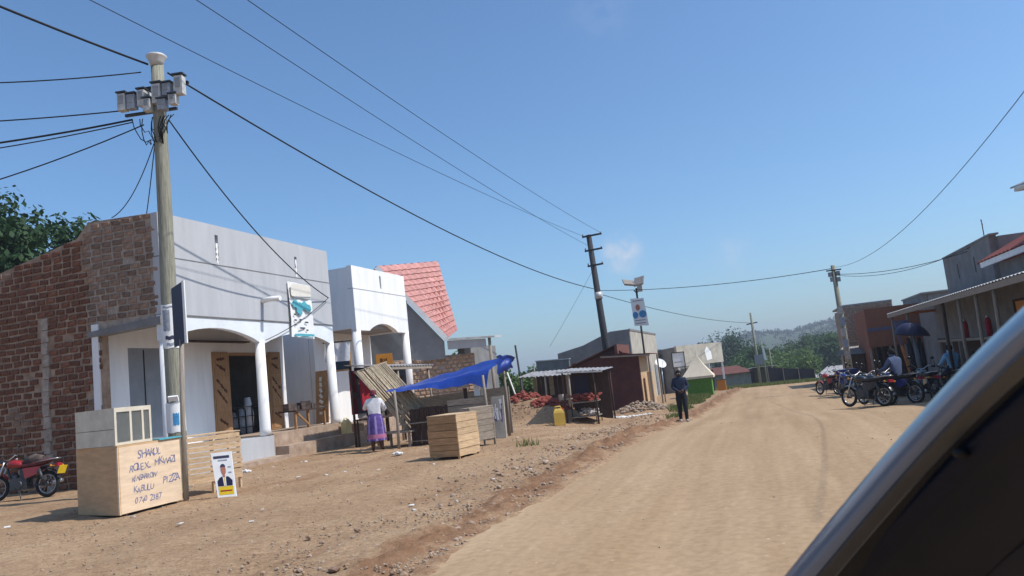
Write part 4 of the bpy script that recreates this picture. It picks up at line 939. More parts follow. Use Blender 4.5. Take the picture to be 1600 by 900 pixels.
lumps('stored_goods', 'goods_pale', None, None, [(rr.uniform(-6.95, -6.1), rr.uniform(28.25, 29.1), -.05+.2*rr.random()) for _ in range(26)], .06, .13, par=t)
def heap(cx, cy, rx, ry, h, n):
    out = []
    for _ in range(n):
        a, r_ = rr.uniform(0, 6.28), math.sqrt(rr.random()); x, y = cx+rx*r_*math.cos(a), cy+ry*r_*math.sin(a); out.append((x, y, gh(x, y)+h*(1-r_)*rr.random()**.3))
    return out
lumps('red_heap', 'red_lump', 'heap of broken red bricks on the dirt mound', 'heap', heap(-9.4, 30.6, 1.0, .7, .35, 150)+heap(-8.1, 29.6, .8, .6, .3, 120), .06, .12)
lumps('gravel_heap', ['stone_grey', 'stone'], 'heap of grey gravel beside the maroon shop', 'heap', heap(-5.2, 33.6, 1.3, 1.0, .25, 350), .04, .11)
lumps('pale_sand_pile', 'litter', 'strip of pale lime spilled on the dirt', 'pile', heap(-5.9, 31.2, 1.5, .35, .05, 120), .04, .1)
zr_ = gh(-9.5, 35.5)
t = thing('timber_stall', 'rough dark timber stall with sagging roof behind the red heap', 'market stall', (-9.6, 35.5, zr_))
corrug(t, 'sagging_roof', 'tin', (-11.0, 34.4, 1.62), (-8.4, 34.6, 1.5), (-8.3, 36.8, 1.75), (-10.9, 36.6, 1.82), 24, .02)
for x, y in ((-10.8, 34.5), (-9.7, 34.6), (-8.6, 34.7), (-8.5, 36.6), (-10.8, 36.5)): q = MB(); q.tube([(x, y, gh(x, y)-.1), (x+.05, y, 1.6)], .045, 6); q.build('post', 'timber_post', t)
for k in range(11): q = MB(); x = -10.8+k*.21; q.box(x, x+.19, 36.4, 36.43, zr_-.1, 1.5+.1*(k % 3)); q.build('plank', 'wood_dark' if k % 4 else 'wood_grey', t)
q = MB(); q.box(-10.7, -8.6, 34.7, 35.4, .35, .4); q.build('table_top', 'wood_grey', t)
for k in range(8): s_ = random.uniform(.12, .25); q = MB(); q.obox((-10.5+k*.24, 35.0, .4+s_/2), s_, s_, s_, k); q.build('goods_bundle', 'goods' if k % 3 else 'goods_pale', t)
t = thing('leaning_pole', 'pale leaning pole propped by the dark timber stall', 'pole', (-10.9, 34.0, gh(-10.9, 34)))
q = MB(); q.tube([(-10.6, 34.0, gh(-10.6, 34)-.1), (-11.3, 34.1, 1.9)], .035, 6); q.build('shaft', 'white_wash', t)
t = thing('leaning_pole', 'dark thin pole rising behind the tarp stall', 'pole', (-11.8, 38, gh(-11.8, 38)))
q = MB(); q.tube([(-11.8, 38.0, gh(-11.8, 38)-.1), (-12.0, 38, 3.3)], .05, 6); q.build('shaft', 'pole_dark', t)
# solar street light
t = thing('solar_street_light', 'street light with two solar panels and a campaign poster on its pole', 'street light', (-6.6, 46.2, gh(-6.6, 46.2)))
q = MB(); q.tube([(-6.6, 46.2, gh(-6.6, 46.2)-.1), (-6.6, 46.2, 6.2)], .06, 8); q.build('pole', 'pole_dark', t)
q = MB(); q.tube([(-6.75, 46.2, 6.1), (-6.6, 46.2, 5.85), (-6.45, 46.2, 6.1)], .035, 6); q.build('yoke', 'pole_dark', t)
for dx, rz, ry in ((-.42, .5, .15), (.22, -.3, -.1)):
    q = MB(); q.obox((-6.6+dx, 46.2, 6.55), .62, .05, .55, rz, -.95 if dx < 0 else -.6, ry); p_ = q.build('solar_panel', 'wood_brown' if dx < 0 else 'conc_sun', t)
    q = MB(); q.obox((-6.6+dx, 46.2, 6.62), .66, .05, .58, rz, -.95 if dx < 0 else -.6, ry); q.build('panel_face', 'goods_pale', p_)
q = MB(); q.obox((-6.37, 46.12, 6.2), .3, .14, .5, 0); q.build('battery_box', 'conc_sun', t)
t = thing('pole_poster', 'white campaign poster with blue figures tied to the solar street light', 'poster', (-6.55, 46.1, 3.95))
q = MB(); q.hexa([(-6.95, 46.08, 3.95), (-6.1, 46.12, 3.88), (-6.1, 46.1, 3.88), (-6.95, 46.06, 3.95), (-7.02, 46.08, 5.6), (-6.22, 46.12, 5.55), (-6.22, 46.1, 5.55), (-7.02, 46.06, 5.6)]); q.build('sheet', 'paper', t, fixn=True)
def ell(cx, cz, rx, rz_, m, nm, y): q = MB(); q.add([(cx+rx*math.cos(i*.3927), y, cz+rz_*math.sin(i*.3927)) for i in range(16)], [tuple(range(16))]); q.build(nm, m, t)
ell(-6.63, 5.02, .13, .19, 'skin_print', 'portrait', 46.045); ell(-6.82, 4.58, .17, .2, 'photo_blue', 'figure', 46.043); ell(-6.38, 4.6, .22, .22, 'photo_blue', 'figure', 46.042)
for z in (4.05, 4.22, 5.4): q = MB(); q.box(-6.88, -6.25, 46.038, 46.04, z, z+.05); q.build('print_line', 'photo_grey', t)
# far building with pale sunlit front
t = thing('pale_building', 'pale sunlit shop building with torn white poster, behind the pointed tent', 'building', (-6, 66, -1))
fa, fb = Vector((-6.45, 63.3, 0)), Vector((-3.2, 69.6, 0)); u = (fb-fa).normalized(); n_ = Vector((u.y, -u.x, 0)); up = lambda p, z: Vector((p.x, p.y, z))
def fw(p, c, z0, z1_, z2, nm, m, th=.2): q = MB(); q.hexa([up(p, z0), up(c, z0), up(c-n_*th, z0), up(p-n_*th, z0), up(p, z1_), up(c, z2), up(c-n_*th, z2), up(p-n_*th, z1_)]); return q.build(nm, m, t)
fw(fa, fb, 1.15, 2.82, 2.86, 'upper_front', 'conc_sun')  # sunlit tone put into the front's colour
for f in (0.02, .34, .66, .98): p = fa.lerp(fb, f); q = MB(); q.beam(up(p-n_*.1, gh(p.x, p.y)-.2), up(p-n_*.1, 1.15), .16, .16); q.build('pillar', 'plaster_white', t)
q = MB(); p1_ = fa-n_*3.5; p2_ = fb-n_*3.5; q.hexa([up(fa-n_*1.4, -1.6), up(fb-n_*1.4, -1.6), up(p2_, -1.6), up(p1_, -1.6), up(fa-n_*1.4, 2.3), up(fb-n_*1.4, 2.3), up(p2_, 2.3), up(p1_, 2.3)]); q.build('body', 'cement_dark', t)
q = MB(); q.hexa([up(fa-n_*.2, -1.2), up(fa+u*.2-n_*.2, -1.2), up(fa+u*.2-n_*3.5, -1.2), up(fa-n_*3.5, -1.2), up(fa-n_*.2, 2.75), up(fa+u*.2-n_*.2, 2.75), up(fa+u*.2-n_*3.5, 2.55), up(fa-n_*3.5, 2.55)]); q.build('side_wall', 'cement_dark', t)  # darker cement paints the shaded side
p = fa.lerp(fb, .62)+n_*.01; q = MB(); q.add([up(p, 1.4), up(p+u*.9, 1.5), up(p+u*.8, 2.1), up(p+u*.2, 2.6), up(p-u*.2, 2.2)], [(0, 1, 2, 3, 4)]); q.build('torn_poster', 'paper', t)
t, u, nn = board('shop_sign', (-6.6, 61.0), (-5.75, 61.2), 1.15, 2.25, .06, 'paper', 'white rectangular shop sign on dark legs left of the tent', 'sign', 'black')
for x in (-6.6, -5.75): q = MB(); q.beam((x, 61.1, gh(x, 61)-.1), (x, 61.1, 1.15), .06, .06); q.build('leg', 'black', t)
q = MB(); q.box(-6.5, -5.9, 60.9, 60.92, 1.5, 1.56); q.build('print_line', 'photo_grey', t)
# tent kiosk
zk = gh(-4, 50)
t = thing('tent_kiosk', 'green cloth kiosk with pointed cream tent roof', 'kiosk', (-4.05, 50.6, zk))
q = MB(); N = 10; vs = []; sq = [(-.98, -.8), (.98, -.8), (.98, .9), (-.98, .9)]
for i in range(N+1):
    f = i/N; k = (1-f)**1.35
    for a, c in sq: vs.append((-4.02+a*k, 50.7+c*k, .50+1.58*f))
q.add(vs, [(i*4+k, i*4+(k+1) % 4, (i+1)*4+(k+1) % 4, (i+1)*4+k) for i in range(N) for k in range(4)], 0, False); q.build('tent_roof', 'cloth_cream', t)
q = MB(); q.prism([(-4.02+a*.99, 50.7+c*.99, .36) for a, c in sq], (0, 0, .14)); q.build('valance', 'cloth_cream', t)
q = MB(); q.box(-4.75, -3.2, 50.05, 51.4, zk-.1, .37); q.build('cloth_walls', 'green_fabric', t)
# low sheds beyond
def shed(label, p0, p1, dep, zf, zbk, zg_, mw, mr, name='tin_shed'):
    p0, p1 = Vector((*p0, 0)), Vector((*p1, 0)); u = (p1-p0).normalized(); n_ = Vector((u.y, -u.x, 0))
    t = thing(name, label, 'shed', ((p0.x+p1.x)/2, (p0.y+p1.y)/2, zg_), 'low tin sheds at the far end of the road'); up = lambda p, z: Vector((p.x, p.y, z))
    q = MB(); q.hexa([up(p0, zg_-.3), up(p1, zg_-.3), up(p1-n_*dep, zg_-.3), up(p0-n_*dep, zg_-.3), up(p0, zf-.1), up(p1, zf-.1), up(p1-n_*dep, zbk-.1), up(p0-n_*dep, zbk-.1)]); q.build('walls', mw, t)
    q0, q1 = p0-u*.3+n_*.5, p1+u*.3+n_*.5; corrug(t, 'tin_roof', mr, up(q0, zf-.05), up(q1, zf-.05), up(q1-n_*(dep+.8), zbk), up(q0-n_*(dep+.8), zbk), 40, .02)
    return t
shed('long rusty-roofed shed beyond the tent kiosk', (-5.2, 78), (-1.3, 80), 3, -.1, .55, -2.2, 'cement_dark', 'rust')
shed('open pale-roofed shed at the foot of the far poles', (-.9, 80), (.9, 80.5), 2, .25, .05, -2.2, 'wood_dark', 'tin_pale')
shed('pale tin roof among the trees at the road end', (2.3, 86), (5.2, 86.6), 4, -1.6, -.9, -3.2, 'wood_dark', 'tin_pale')
shed('slanting tin roofed shed left of the leaning pole', (4.6, 72), (7.4, 71), 3, -.9, -.3, -2, 'wood_dark', 'tin')
t = thing('dark_screen', 'low dark mesh screen fence at the end of the road', 'fence', (2.2, 70, gh(2, 70)))
q = MB(); zz = gh(2, 70); q.hexa([(.3, 70, zz-.1), (4.1, 71, zz-.1), (4.1, 71.05, zz-.1), (.3, 70.05, zz-.1), (.3, 70, zz+1.3), (4.1, 71, zz+.75), (4.1, 71.05, zz+.75), (.3, 70.05, zz+1.3)]); q.build('mesh', 'cloth_dark', t)
for f in (0, .33, .66, 1): q = MB(); x, y = .3+3.8*f, 69.95+f; q.beam((x, y, zz-.1), (x, y, zz+1.35-.5*f), .06, .06); q.build('post', 'timber_post', t)
t = thing('orange_crate', 'orange box standing by the far roadside person', 'box', (-3.0, 58, gh(-3, 58)))
zz = gh(-3, 58); q = MB(); q.box(-3.35, -2.75, 58, 58.5, zz, zz+.75); q.build('case', 'orange_sign', t)
q = MB(); q.box(-3.38, -2.72, 57.98, 58.52, zz+.75, zz+.79); q.build('lid', 'wood_dark', t)
t = thing('far_house', 'white house with pale roof on the distant hillside', 'house', (23, 690, 8))
q = MB(); q.box(17, 30, 690, 698, 6, 12); q.build('walls', 'white_paint', t)
q = MB(); q.prism([(15, 689, 12), (32, 689, 12), (23.5, 689, 15)], (0, 10, 0)); q.build('roof', 'tin_pale', t)

# ------------------------------------------------------------------ right hand shops
RX0 = 7.4
t = thing('roadside_shops', 'row of shaded shops with long pale tin awning on timber posts', 'building', (8.5, 29, -.4)); SH = t
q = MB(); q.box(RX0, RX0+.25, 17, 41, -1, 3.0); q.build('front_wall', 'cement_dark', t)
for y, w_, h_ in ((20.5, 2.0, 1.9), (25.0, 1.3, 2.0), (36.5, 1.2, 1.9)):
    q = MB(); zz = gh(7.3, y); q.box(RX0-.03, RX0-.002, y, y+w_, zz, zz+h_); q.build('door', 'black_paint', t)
corrug(t, 'awning', 'tin_pale', (5.5, 17, 2.63), (5.5, 37.5, 2.63), (RX0+.1, 37.5, 3.02), (RX0+.1, 17, 3.02), 150, .018)
q = MB(); q.box(5.5, 5.56, 17, 37.5, 2.45, 2.60); q.build('awning_beam', 'timber_post', t)
q = MB(); q.box(5.56, RX0, 37.3, 37.4, 2.5, 2.62); q.build('awning_beam', 'orange_timber', t)
for y in (18.5, 21.6, 23.3, 25.2, 27.2, 33.5, 37.2):
    zz = gh(5.6, y); q = MB(); q.tube([(5.62, y, zz-.1), (5.6, y+.05, 1.2), (5.62, y, 2.48)], .05, 7); q.build('awning_post', 'timber_post' if y != 27.2 else 'wood_dark', t)
q = MB(); q.box(7.65, 13, 17, 41, 2.75, 2.9); q.build('flat_roof', 'roof_slab', t)
q = MB(); q.box(7.65, 13, 40.8, 41, -1, 2.75); q.build('end_wall', 'cement_dark', t)
t = thing('shop_counter', 'long shaded shop counter shelf under the awning', 'counter', (6.4, 27.3, -.4))
q = MB(); q.box(6.1, 6.9, 23.0, 31.2, 1.22, 1.3); q.build('shelf', 'timber_post', t)
for y in (23.2, 25.6, 28.3, 29.8, 31.1):
    q = MB(); q.beam((6.15, y, gh(6, y)-.1), (6.15, y, 1.22), .09, .09); q.build('leg', 'timber_post', t)
q = MB(); q.box(6.5, 6.55, 23.1, 31.0, gh(6.4, 27)-.1, 1.2); q.build('front_board', 'wood_dark', t)
for y, lb in ((28.6, 'tall red cylinder on the counter nearer the shop end'), (25.9, 'tall red cylinder on the counter beside the orange sign')):
    t = thing('gas_cylinder', lb, 'cylinder', (6.45, y, 1.3), 'red cylinders on the shop counter')
    q = MB(); q.lathe([(.07, 0), (.085, .03), (.085, .44), (.06, .52), (.03, .55)], (6.45, y, 1.3), 14); q.build('bottle', 'cloth_red', t)
    q = MB(); q.lathe([(.035, 0), (.035, .06), (.02, .08)], (6.45, y, 1.845), 8); q.build('valve', 'steel', t)
t, u, nn = board('orange_poster', (6.95, 24.9), (6.95, 24.0), 1.45, 2.2, .04, 'orange_sign', 'orange poster hanging in the shade under the right awning', 'sign', 'wood_dark')
# grey building behind
t = thing('grey_block', 'tall plain grey cement building behind the tin awning', 'building', (10.5, 33, 0))
q = MB(); q.box(8.2, 8.45, 31, 38.2, 0, 4.78); q.build('front_wall', 'cement_dark', t)
q = MB(); q.box(8.45, 14, 30.8, 31, 0, 4.72); q.build('side_wall', 'cement_dark', t)
q = MB(); q.box(8.45, 14, 38.0, 38.2, 0, 4.6); q.build('rear_wall', 'cement_dark', t)
q = MB(); q.box(8.45, 14, 31, 38, 4.0, 4.15); q.build('flat_roof', 'roof_slab', t)
q = MB(); q.box(8.17, 8.48, 30.77, 38.23, 4.78, 4.84); q.build('coping', 'cement_dark', t)
for y in (33.2, 35.8): q = MB(); q.box(8.188, 8.198, y, y+.12, 3.7, 4.3); q.build('wall_slot', 'black', t)
t2 = thing('television_aerial', 'thin television aerial on the tall grey building', 'aerial', (8.4, 32.2, 4.84))
q = MB(); q.tube([(8.4, 32.2, 4.84), (8.4, 32.2, 5.55)], .018, 5); q.build('mast', 'black', t2)
q = MB(); q.tube([(8.3, 31.9, 5.5), (8.55, 32.7, 5.4)], .012, 5); q.build('boom', 'black', t2)
t = thing('red_roof_shop', 'red roofed house with white fascia rising above the awning', 'house', (9.5, 25, 0))
q = MB(); q.hexa([(7.6, 18, 3.62), (7.6, 30.2, 3.62), (7.68, 30.2, 3.62), (7.68, 18, 3.62), (7.6, 18, 3.80), (7.6, 30.2, 3.80), (7.68, 30.2, 3.80), (7.68, 18, 3.80)]); q.build('fascia', 'white_paint', t)
corrug(t, 'roof', 'roof_red', (7.55, 30.4, 3.83), (7.55, 17.8, 3.83), (11, 17.8, 5.6), (11, 28.2, 5.6), 60, .02)
q = MB(); q.prism([(7.55, 30.4, 3.80), (11, 28.2, 5.57), (11, 30.4, 3.80)], (0, 0, -.03)); q.build('hip_end', 'roof_red', t)
q = MB(); q.box(8.0, 8.2, 18, 29.6, 2.9, 3.65); q.build('wall', 'cement_dark', t)
q = MB(); q.box(8.2, 11, 29.4, 29.6, 2.9, 3.65); q.build('end_wall', 'cement_dark', t)
t = thing('near_eave', 'white eave corner of a tall roof at the right edge', 'roof', (8, 18, 4))
q = MB(); q.prism([(7.95, 26.6, 5.54), (8.9, 24.6, 5.5), (11, 24.6, 5.5), (11, 26.6, 5.54)], (0, 0, .12)); q.build('soffit', 'offwhite', t)
q = MB(); q.prism([(7.9, 26.75, 5.67), (8.85, 24.5, 5.63), (11, 24.5, 6.5), (11, 26.75, 6.5)], (0, 0, .05)); q.build('roof_sheet', 'tin', t)
q = MB(); q.box(9.4, 11, 25, 26.3, 0, 5.5); q.build('wall', 'cement_dark', t)
# low-roofed dark building further, orange wall, brick building
t = thing('low_grey_shop', 'low dark grey flat roofed shop between the awning and the orange wall', 'building', (10, 45, -1))
q = MB(); q.box(7.7, 7.95, 41.3, 46.5, -1.2, 3.5); q.build('front_wall', 'cement_dark', t)
q = MB(); q.box(7.95, 12, 41.2, 41.4, -1.2, 3.45); q.build('side_wall', 'cement_dark', t)
q = MB(); q.box(7.65, 12, 41.1, 46.6, 3.5, 3.58); q.build('roof', 'roof_slab', t)
t = thing('orange_shop', 'shop with plain terracotta painted upper wall and dark timber front', 'building', (6, 43, -.8))
q = MB(); q.box(5.15, 7.6, 42, 42.2, 1.2, 3.14); q.build('upper_wall', 'terracotta', t)
q = MB(); q.box(5.15, 7.6, 41.98, 41.998, 2.0, 2.16); q.build('painted_band', 'blue_band', t)
q = MB(); q.box(5.15, 5.35, 42.2, 46.5, -1, 3.1); q.build('front_wall', 'terracotta', t)
q = MB(); q.box(5.35, 7.6, 43.4, 43.5, -1, 1.3); q.build('recess_wall', 'wood_dark', t)
q = MB(); q.box(5.35, 7.6, 42.2, 46.5, 3.0, 3.1); q.build('roof', 'roof_slab', t)
for k in range(9):
    x = 5.2+k*.27; q = MB(); q.beam((x, 42.1, -.9), (x+random.uniform(-.08, .08), 42.1, 1.2), .1, .05); q.build('timber_upright', 'timber_post' if k % 3 == 0 else 'wood_dark', t)
t = thing('brick_shop', 'unplastered brick building behind the leaning pole', 'building', (5.8, 50, -1))
q = MB(); q.box(4.85, 7.4, 48.03, 48.2, -1.2, 3.65); q.build('end_wall', 'mortar_pale', t)
q = MB(); q.box(4.85, 5.05, 48.2, 54, -1.2, 3.55); q.build('front_wall', 'mortar', t)
q = MB(); q.box(4.75, 7.4, 47.95, 54, 3.65, 3.75); q.build('roof', 'roof_slab', t)
brickwork(t, (4.87, 48.03, 0), 0, 2.5, -.9, 3.6, lambda u, z: 'brick_grey', .24, .13, .03, ['brick_grey'], maxp=0)
shed('dark tin roofed lean-to beneath the brick building', (4.1, 44.5), (5.1, 44.3), 2.5, 1.0, 1.35, -.9, 'wood_dark', 'tin', 'lean_to')
# orange post, purple sign, parasol
t = thing('orange_signpost', 'slanting orange post with purple sign in front of the awning', 'sign post', (5.15, 32, gh(5, 32)))
q = MB(); q.beam((5.22, 31.8, gh(5.2, 31.8)), (5.0, 31.9, 1.25), .09, .09); q.build('lower_post', 'orange_timber', t)
q = MB(); q.beam((5.0, 31.9, 1.25), (4.9, 31.95, 2.2), .07, .07); q.build('upper_post', 'blue_band', t)
q = MB(); q.obox((5.15, 31.95, 2.0), .5, .04, .35, .1); q.build('sign', 'blue_band', t)
t = thing('parasol', 'dark navy parasol standing near the orange post', 'parasol', (5.05, 29.5, gh(5, 29.5)))
q = MB(); vs = []; N = 7
for i in range(N+1):
    a = i/N*1.35
    for k in range(16): th = k*math.pi/8; r_ = .56*math.sin(a)*(1+.03*math.cos(8*th)); vs.append((5.0+r_*math.cos(th), 29.5+r_*math.sin(th), 1.45+.56*math.cos(a)+.1*math.cos(th)*math.sin(a)*-1))
q.add(vs, [(i*16+k, i*16+(k+1) % 16, (i+1)*16+(k+1) % 16, (i+1)*16+k) for i in range(N) for k in range(16)], 0, True); q.build('canopy', 'navy', t)
q = MB(); q.tube([(5.05, 29.5, gh(5, 29.5)), (5.0, 29.5, 1.95)], .022, 6); q.build('pole', 'steel', t)
t = thing('hanging_clothes', 'grey garments hanging under the parasol', 'clothes', (5.05, 29.5, .1))
for k in range(3):
    q = MB(); x = 4.85+k*.16; q.tube([(x, 29.35+.05*k, .1-.2*k/3), (x+.02, 29.4, .9), (x, 29.4, 1.5)], [.13, .1, .05], 8); q.build('garment', 'cloth_grey' if k % 2 else 'cloth_dark', t)

# ------------------------------------------------------------------ more poles
t = thing('tarred_pole', 'black tarred pole with three short cross arms behind the market', 'utility pole', (-8.7, 45.5, gh(-8.7, 45.5)))
q = MB(); q.tube([(-8.6, 45.5, -1.0), (-8.72, 45.5, 3), (-8.95, 45.5, 9.75)], [.25, .22, .16], 12); q.build('shaft', 'pole_dark', t)
for z, a, c in ((9.62, .44, .76), (8.74, .38, .7), (7.8, .32, .64)):
    x = -8.88; q = MB(); q.beam((x-a, 45.3, z+.02), (x+c, 45.3, z+.06), .1, .1); p_ = q.build('cross_arm', 'pole_dark', t)
    for xx in (x-a+.05, x+c-.05): q = MB(); q.lathe([(.03, 0), (.045, .05), (.03, .12)], (xx, 45.3, z+.08), 8); q.build('insulator', 'paint_grey', p_)
q = MB(); q.tube([(-8.8, 45.5, 5.8), (-8.8, 45.5, 6.2)], .24, 10); q.build('clamp', 'tin_pale', t)
t = thing('roadside_pole', 'pale wooden pole with small meter boxes before the brick building', 'utility pole', (3.98, 41, gh(4, 41)))
q = MB(); q.tube([(3.98, 41, -1), (3.97, 41, 2), (3.95, 41, 5.45)], [.15, .14, .1], 12); q.build('shaft', 'pole_wood', t)
for dx, z in ((-.2, 5.0), (.18, 5.02), (-.14, 4.75), (.16, 4.72)): q = MB(); q.obox((3.95+dx, 40.9, z), .17, .14, .22); q.build('meter_box', 'paint_grey', t)
q = MB(); q.beam((3.6, 40.9, 5.2), (4.3, 40.9, 5.2), .06, .06); q.build('cross_arm', 'pole_dark', t)
for k in range(5): q = MB(); z = 1.0+k*.55; q.obox((3.98-.02*k % .05, 40.87, z), .24, .05, .4, 0, 0, .1*(k % 3-1)); q.build('tattered_poster', 'photo_grey' if k % 2 else 'goods_pale', t)
def simple_pole(label, x, y, h, r_, lean=0, nm='far_pole'):
    t = thing(nm, label, 'pole', (x, y, gh(x, y))); z = gh(x, y); q = MB(); q.tube([(x, y, z-.2), (x+lean, y, z+h)], [r_, r_*.75], 8); q.build('shaft', 'pole_wood', t); return t
t = simple_pole('far utility pole with a small grey box at the road end', -.45, 75, 6.6, .13)
q = MB(); q.beam((-.95, 75, 4.3), (.05, 75, 4.4), .08, .1); q.build('cross_arm', 'pole_dark', t); q = MB(); q.obox((-.3, 74.8, .95), .75, .3, .9); q.build('transformer_box', 'paint_grey', t)
t = simple_pole('thin far pole with a white flag banner at the road end', .15, 76, 3.9, .07)
q = MB(); q.hexa([(.12, 75.95, .9), (.42, 75.95, .8), (.42, 75.97, .8), (.12, 75.97, .9), (.1, 75.95, 2.2), (.28, 75.95, 2.2), (.28, 75.97, 2.2), (.1, 75.97, 2.2)]); q.build('banner', 'white_paint', t)
simple_pole('slender bare pole beside the white flag pole', .75, 76.5, 3.2, .06)
simple_pole('thin leaning stick standing between tarp stall and maroon shop', -12.2, 42, 3.0, .05, -.1)

# ------------------------------------------------------------------ wires
def wire(label, a, c, sag, r_=.012, n=24, group='overhead cables'):
    a, c = Vector(a), Vector(c); pts = []
    for i in range(n+1):
        f = i/n; p = a.lerp(c, f); p.z -= 4*sag*f*(1-f); pts.append(p)
    q = MB(); q.tube(pts, r_, 6); return q.build('overhead_cable', 'black', None, label=label, cat='cable', group=group)
P0 = Vector((PX, PY, 9.3)); TP = Vector((-8.8, 45.5, 6.36))
wire('thick cable from the meter-box pole to the tarred pole', (PX+.2, PY+.1, 9.18), TP, .75, .021)
wire('thick cable leaving the meter-box pole top towards the upper left', (PX-.2, PY-.05, 9.42), (-13.6, -4, 10.6), .45, .024)
for k, (a, c, sag, r_, lb) in enumerate((((PX-.35, PY-.1, 9.25), (-21, 8, 9.6), .4, .014, 'uppermost thin cable from the meter-box pole to the left edge'),
    ((PX-.75, PY-.1, 8.45), (-23, 9.5, 9.2), .25, .015, 'cable running level left from the meter boxes'),
    ((PX-.6, PY-.15, 8.18), (-22, 8.2, 7.6), .35, .022, 'thick twisted cable dipping left below the meter boxes'),
    ((PX-.6, PY-.15, 8.12), (-22, 7.8, 7.3), .4, .013, 'thin cable just below the thick twisted cable'),
    ((PX-.3, PY-.15, 8.0), (-22, 10, 6.4), .5, .014, 'cable sloping down left towards the tree'),
    ((PX-.2, PY+.1, 7.95), (-18.5, 19.5, 6.4), .4, .012, 'cable slanting down behind the brick wall'),
    ((PX-.15, PY+.1, 7.9), (-15.2, 15.3, 6.72), .35, .012, 'short drop cable to the brick wall top'))):
    wire(lb, a, c, sag, r_)
wire('drop cable from the meter-box pole to the grey facade corner', (PX+.15, PY+.1, 8.1), (XF+.1, 22.75, 4.95), .45, .017)
wire('service cable looping across the grey facade to the column', (XF+.12, 22.75, 4.95), (XF+.08, 19.15, 3.45), .12, .011)
for k, (x, z, ty, lb) in enumerate(((-11.2, 10.45, 7.98, 'leftmost of three thin lines crossing the sky'), (-9.5, 10.9, 7.28, 'middle of three thin lines crossing the sky'), (-8.3, 10.9, 6.55, 'rightmost of three thin lines crossing the sky'))):
    pass
for (px, zz, tx, tz, lb) in ((-10.9, 9.6, -9.27, 9.71, 'leftmost of three thin lines crossing the sky'), (-9.1, 9.45, -8.85, 8.95, 'middle of three thin lines crossing the sky'), (-8.15, 9.3, -8.2, 9.77, 'rightmost of three thin lines crossing the sky')):
    a = Vector((px, 11.1, zz)); c = Vector((tx, 45.3, tz)); d_ = (a-c); wire(lb, a+d_*.28, c, .35, .0085)
wire('level cable from the tarred pole to the roadside pole', (-8.75, 45.5, 6.3), (3.95, 41, 5.3), .28, .018)
wire('cable sweeping up right from the roadside pole', (3.95, 41, 5.35), (5.5, 8, 7.0), 1.3, .008)
wire('slack cable from the roadside pole to the grey building', (4.0, 41, 5.0), (8.2, 34, 4.6), .25, .014)
wire('slacker cable from the roadside pole to the grey building', (4.0, 41, 4.95), (8.2, 33.5, 4.7), .42, .012)
wire('cable from the tarred pole to the far utility pole', (-8.75, 45.5, 6.1), (-.5, 75, 4.4), .4, .018)
wire('stay wire slanting down left of the tarred pole', (-8.87, 45.5, 7.7), (-11.3, 42.3, 3.2), .05, .008)

# ------------------------------------------------------------------ trees and greenery
def leaf_quads(q, c, n, rad, size, rr, sq=.8, mi=0):
    for _ in range(n):
        d = Vector((rr.gauss(0, 1), rr.gauss(0, 1), rr.gauss(0, 1)*sq)); d = d.normalized()*(rr.random()**.45)*rad; d.z *= sq
        p = Vector(c)+d; nrm_ = (d.normalized()*.6+Vector((rr.uniform(-1, 1), rr.uniform(-1, 1), rr.uniform(0, 1.2)))).normalized()
        x = nrm_.cross(Vector((rr.uniform(-1, 1), rr.uniform(-1, 1), rr.uniform(-.3, .3)))).normalized(); y = nrm_.cross(x)
        s_ = size*rr.uniform(.6, 1.3); q.add([p-x*s_*.5, p+y*s_*.28, p+x*s_*.5, p-y*s_*.28], [(0, 1, 2, 3)], mi)
def tree(label, x, y, ztop, width, m, zb=None, clumps=26, per=90, lsize=.3, name='tree', group=None, seed=1, squash=.8):
    rr = random.Random(seed); zb = gh(x, y) if zb is None else zb; h = ztop-zb; rx = width/2; rz_ = min(h*.42, rx*1.15); cz = ztop-rz_
    t = thing(name, label, 'tree', (x, y, zb), group)
    q = MB(); tr = max(.08, h*.022); top = Vector((x+rr.uniform(-.2, .2)*rx, y, cz-.1*rz_))
    q.tube([(x, y, zb-.3), (x+.03*h*rr.uniform(-1, 1), y, zb+h*.25), top], [tr*1.3, tr, tr*.6], 8)
    cs = []
    for k in range(clumps):
        d = Vector((rr.gauss(0, 1), rr.gauss(0, 1), rr.gauss(0, 1))).normalized()*rr.uniform(.35, .85); cs.append(Vector((x+d.x*rx, y+d.y*rx, cz+d.z*rz_)))
    for c in cs[:7]:
        md = top.lerp(c, .5)+Vector((0, 0, -.08*h)); q.tube([top-Vector((0, 0, .15*h*rr.random())), md, c], [tr*.5, tr*.32, tr*.12], 5)
    q.build('trunk', 'bark', t)
    q = MB()
    for c in cs: leaf_quads(q, c, per, rx*rr.uniform(.24, .42), lsize, rr, squash)
    q.build('crown', m, t); return t
tree('dense dark green tree rising behind the brick side wall', -24.4, 20.6, 10.5, 5.6, 'leaf_dark', zb=0, clumps=44, per=170, lsize=.27, seed=3)
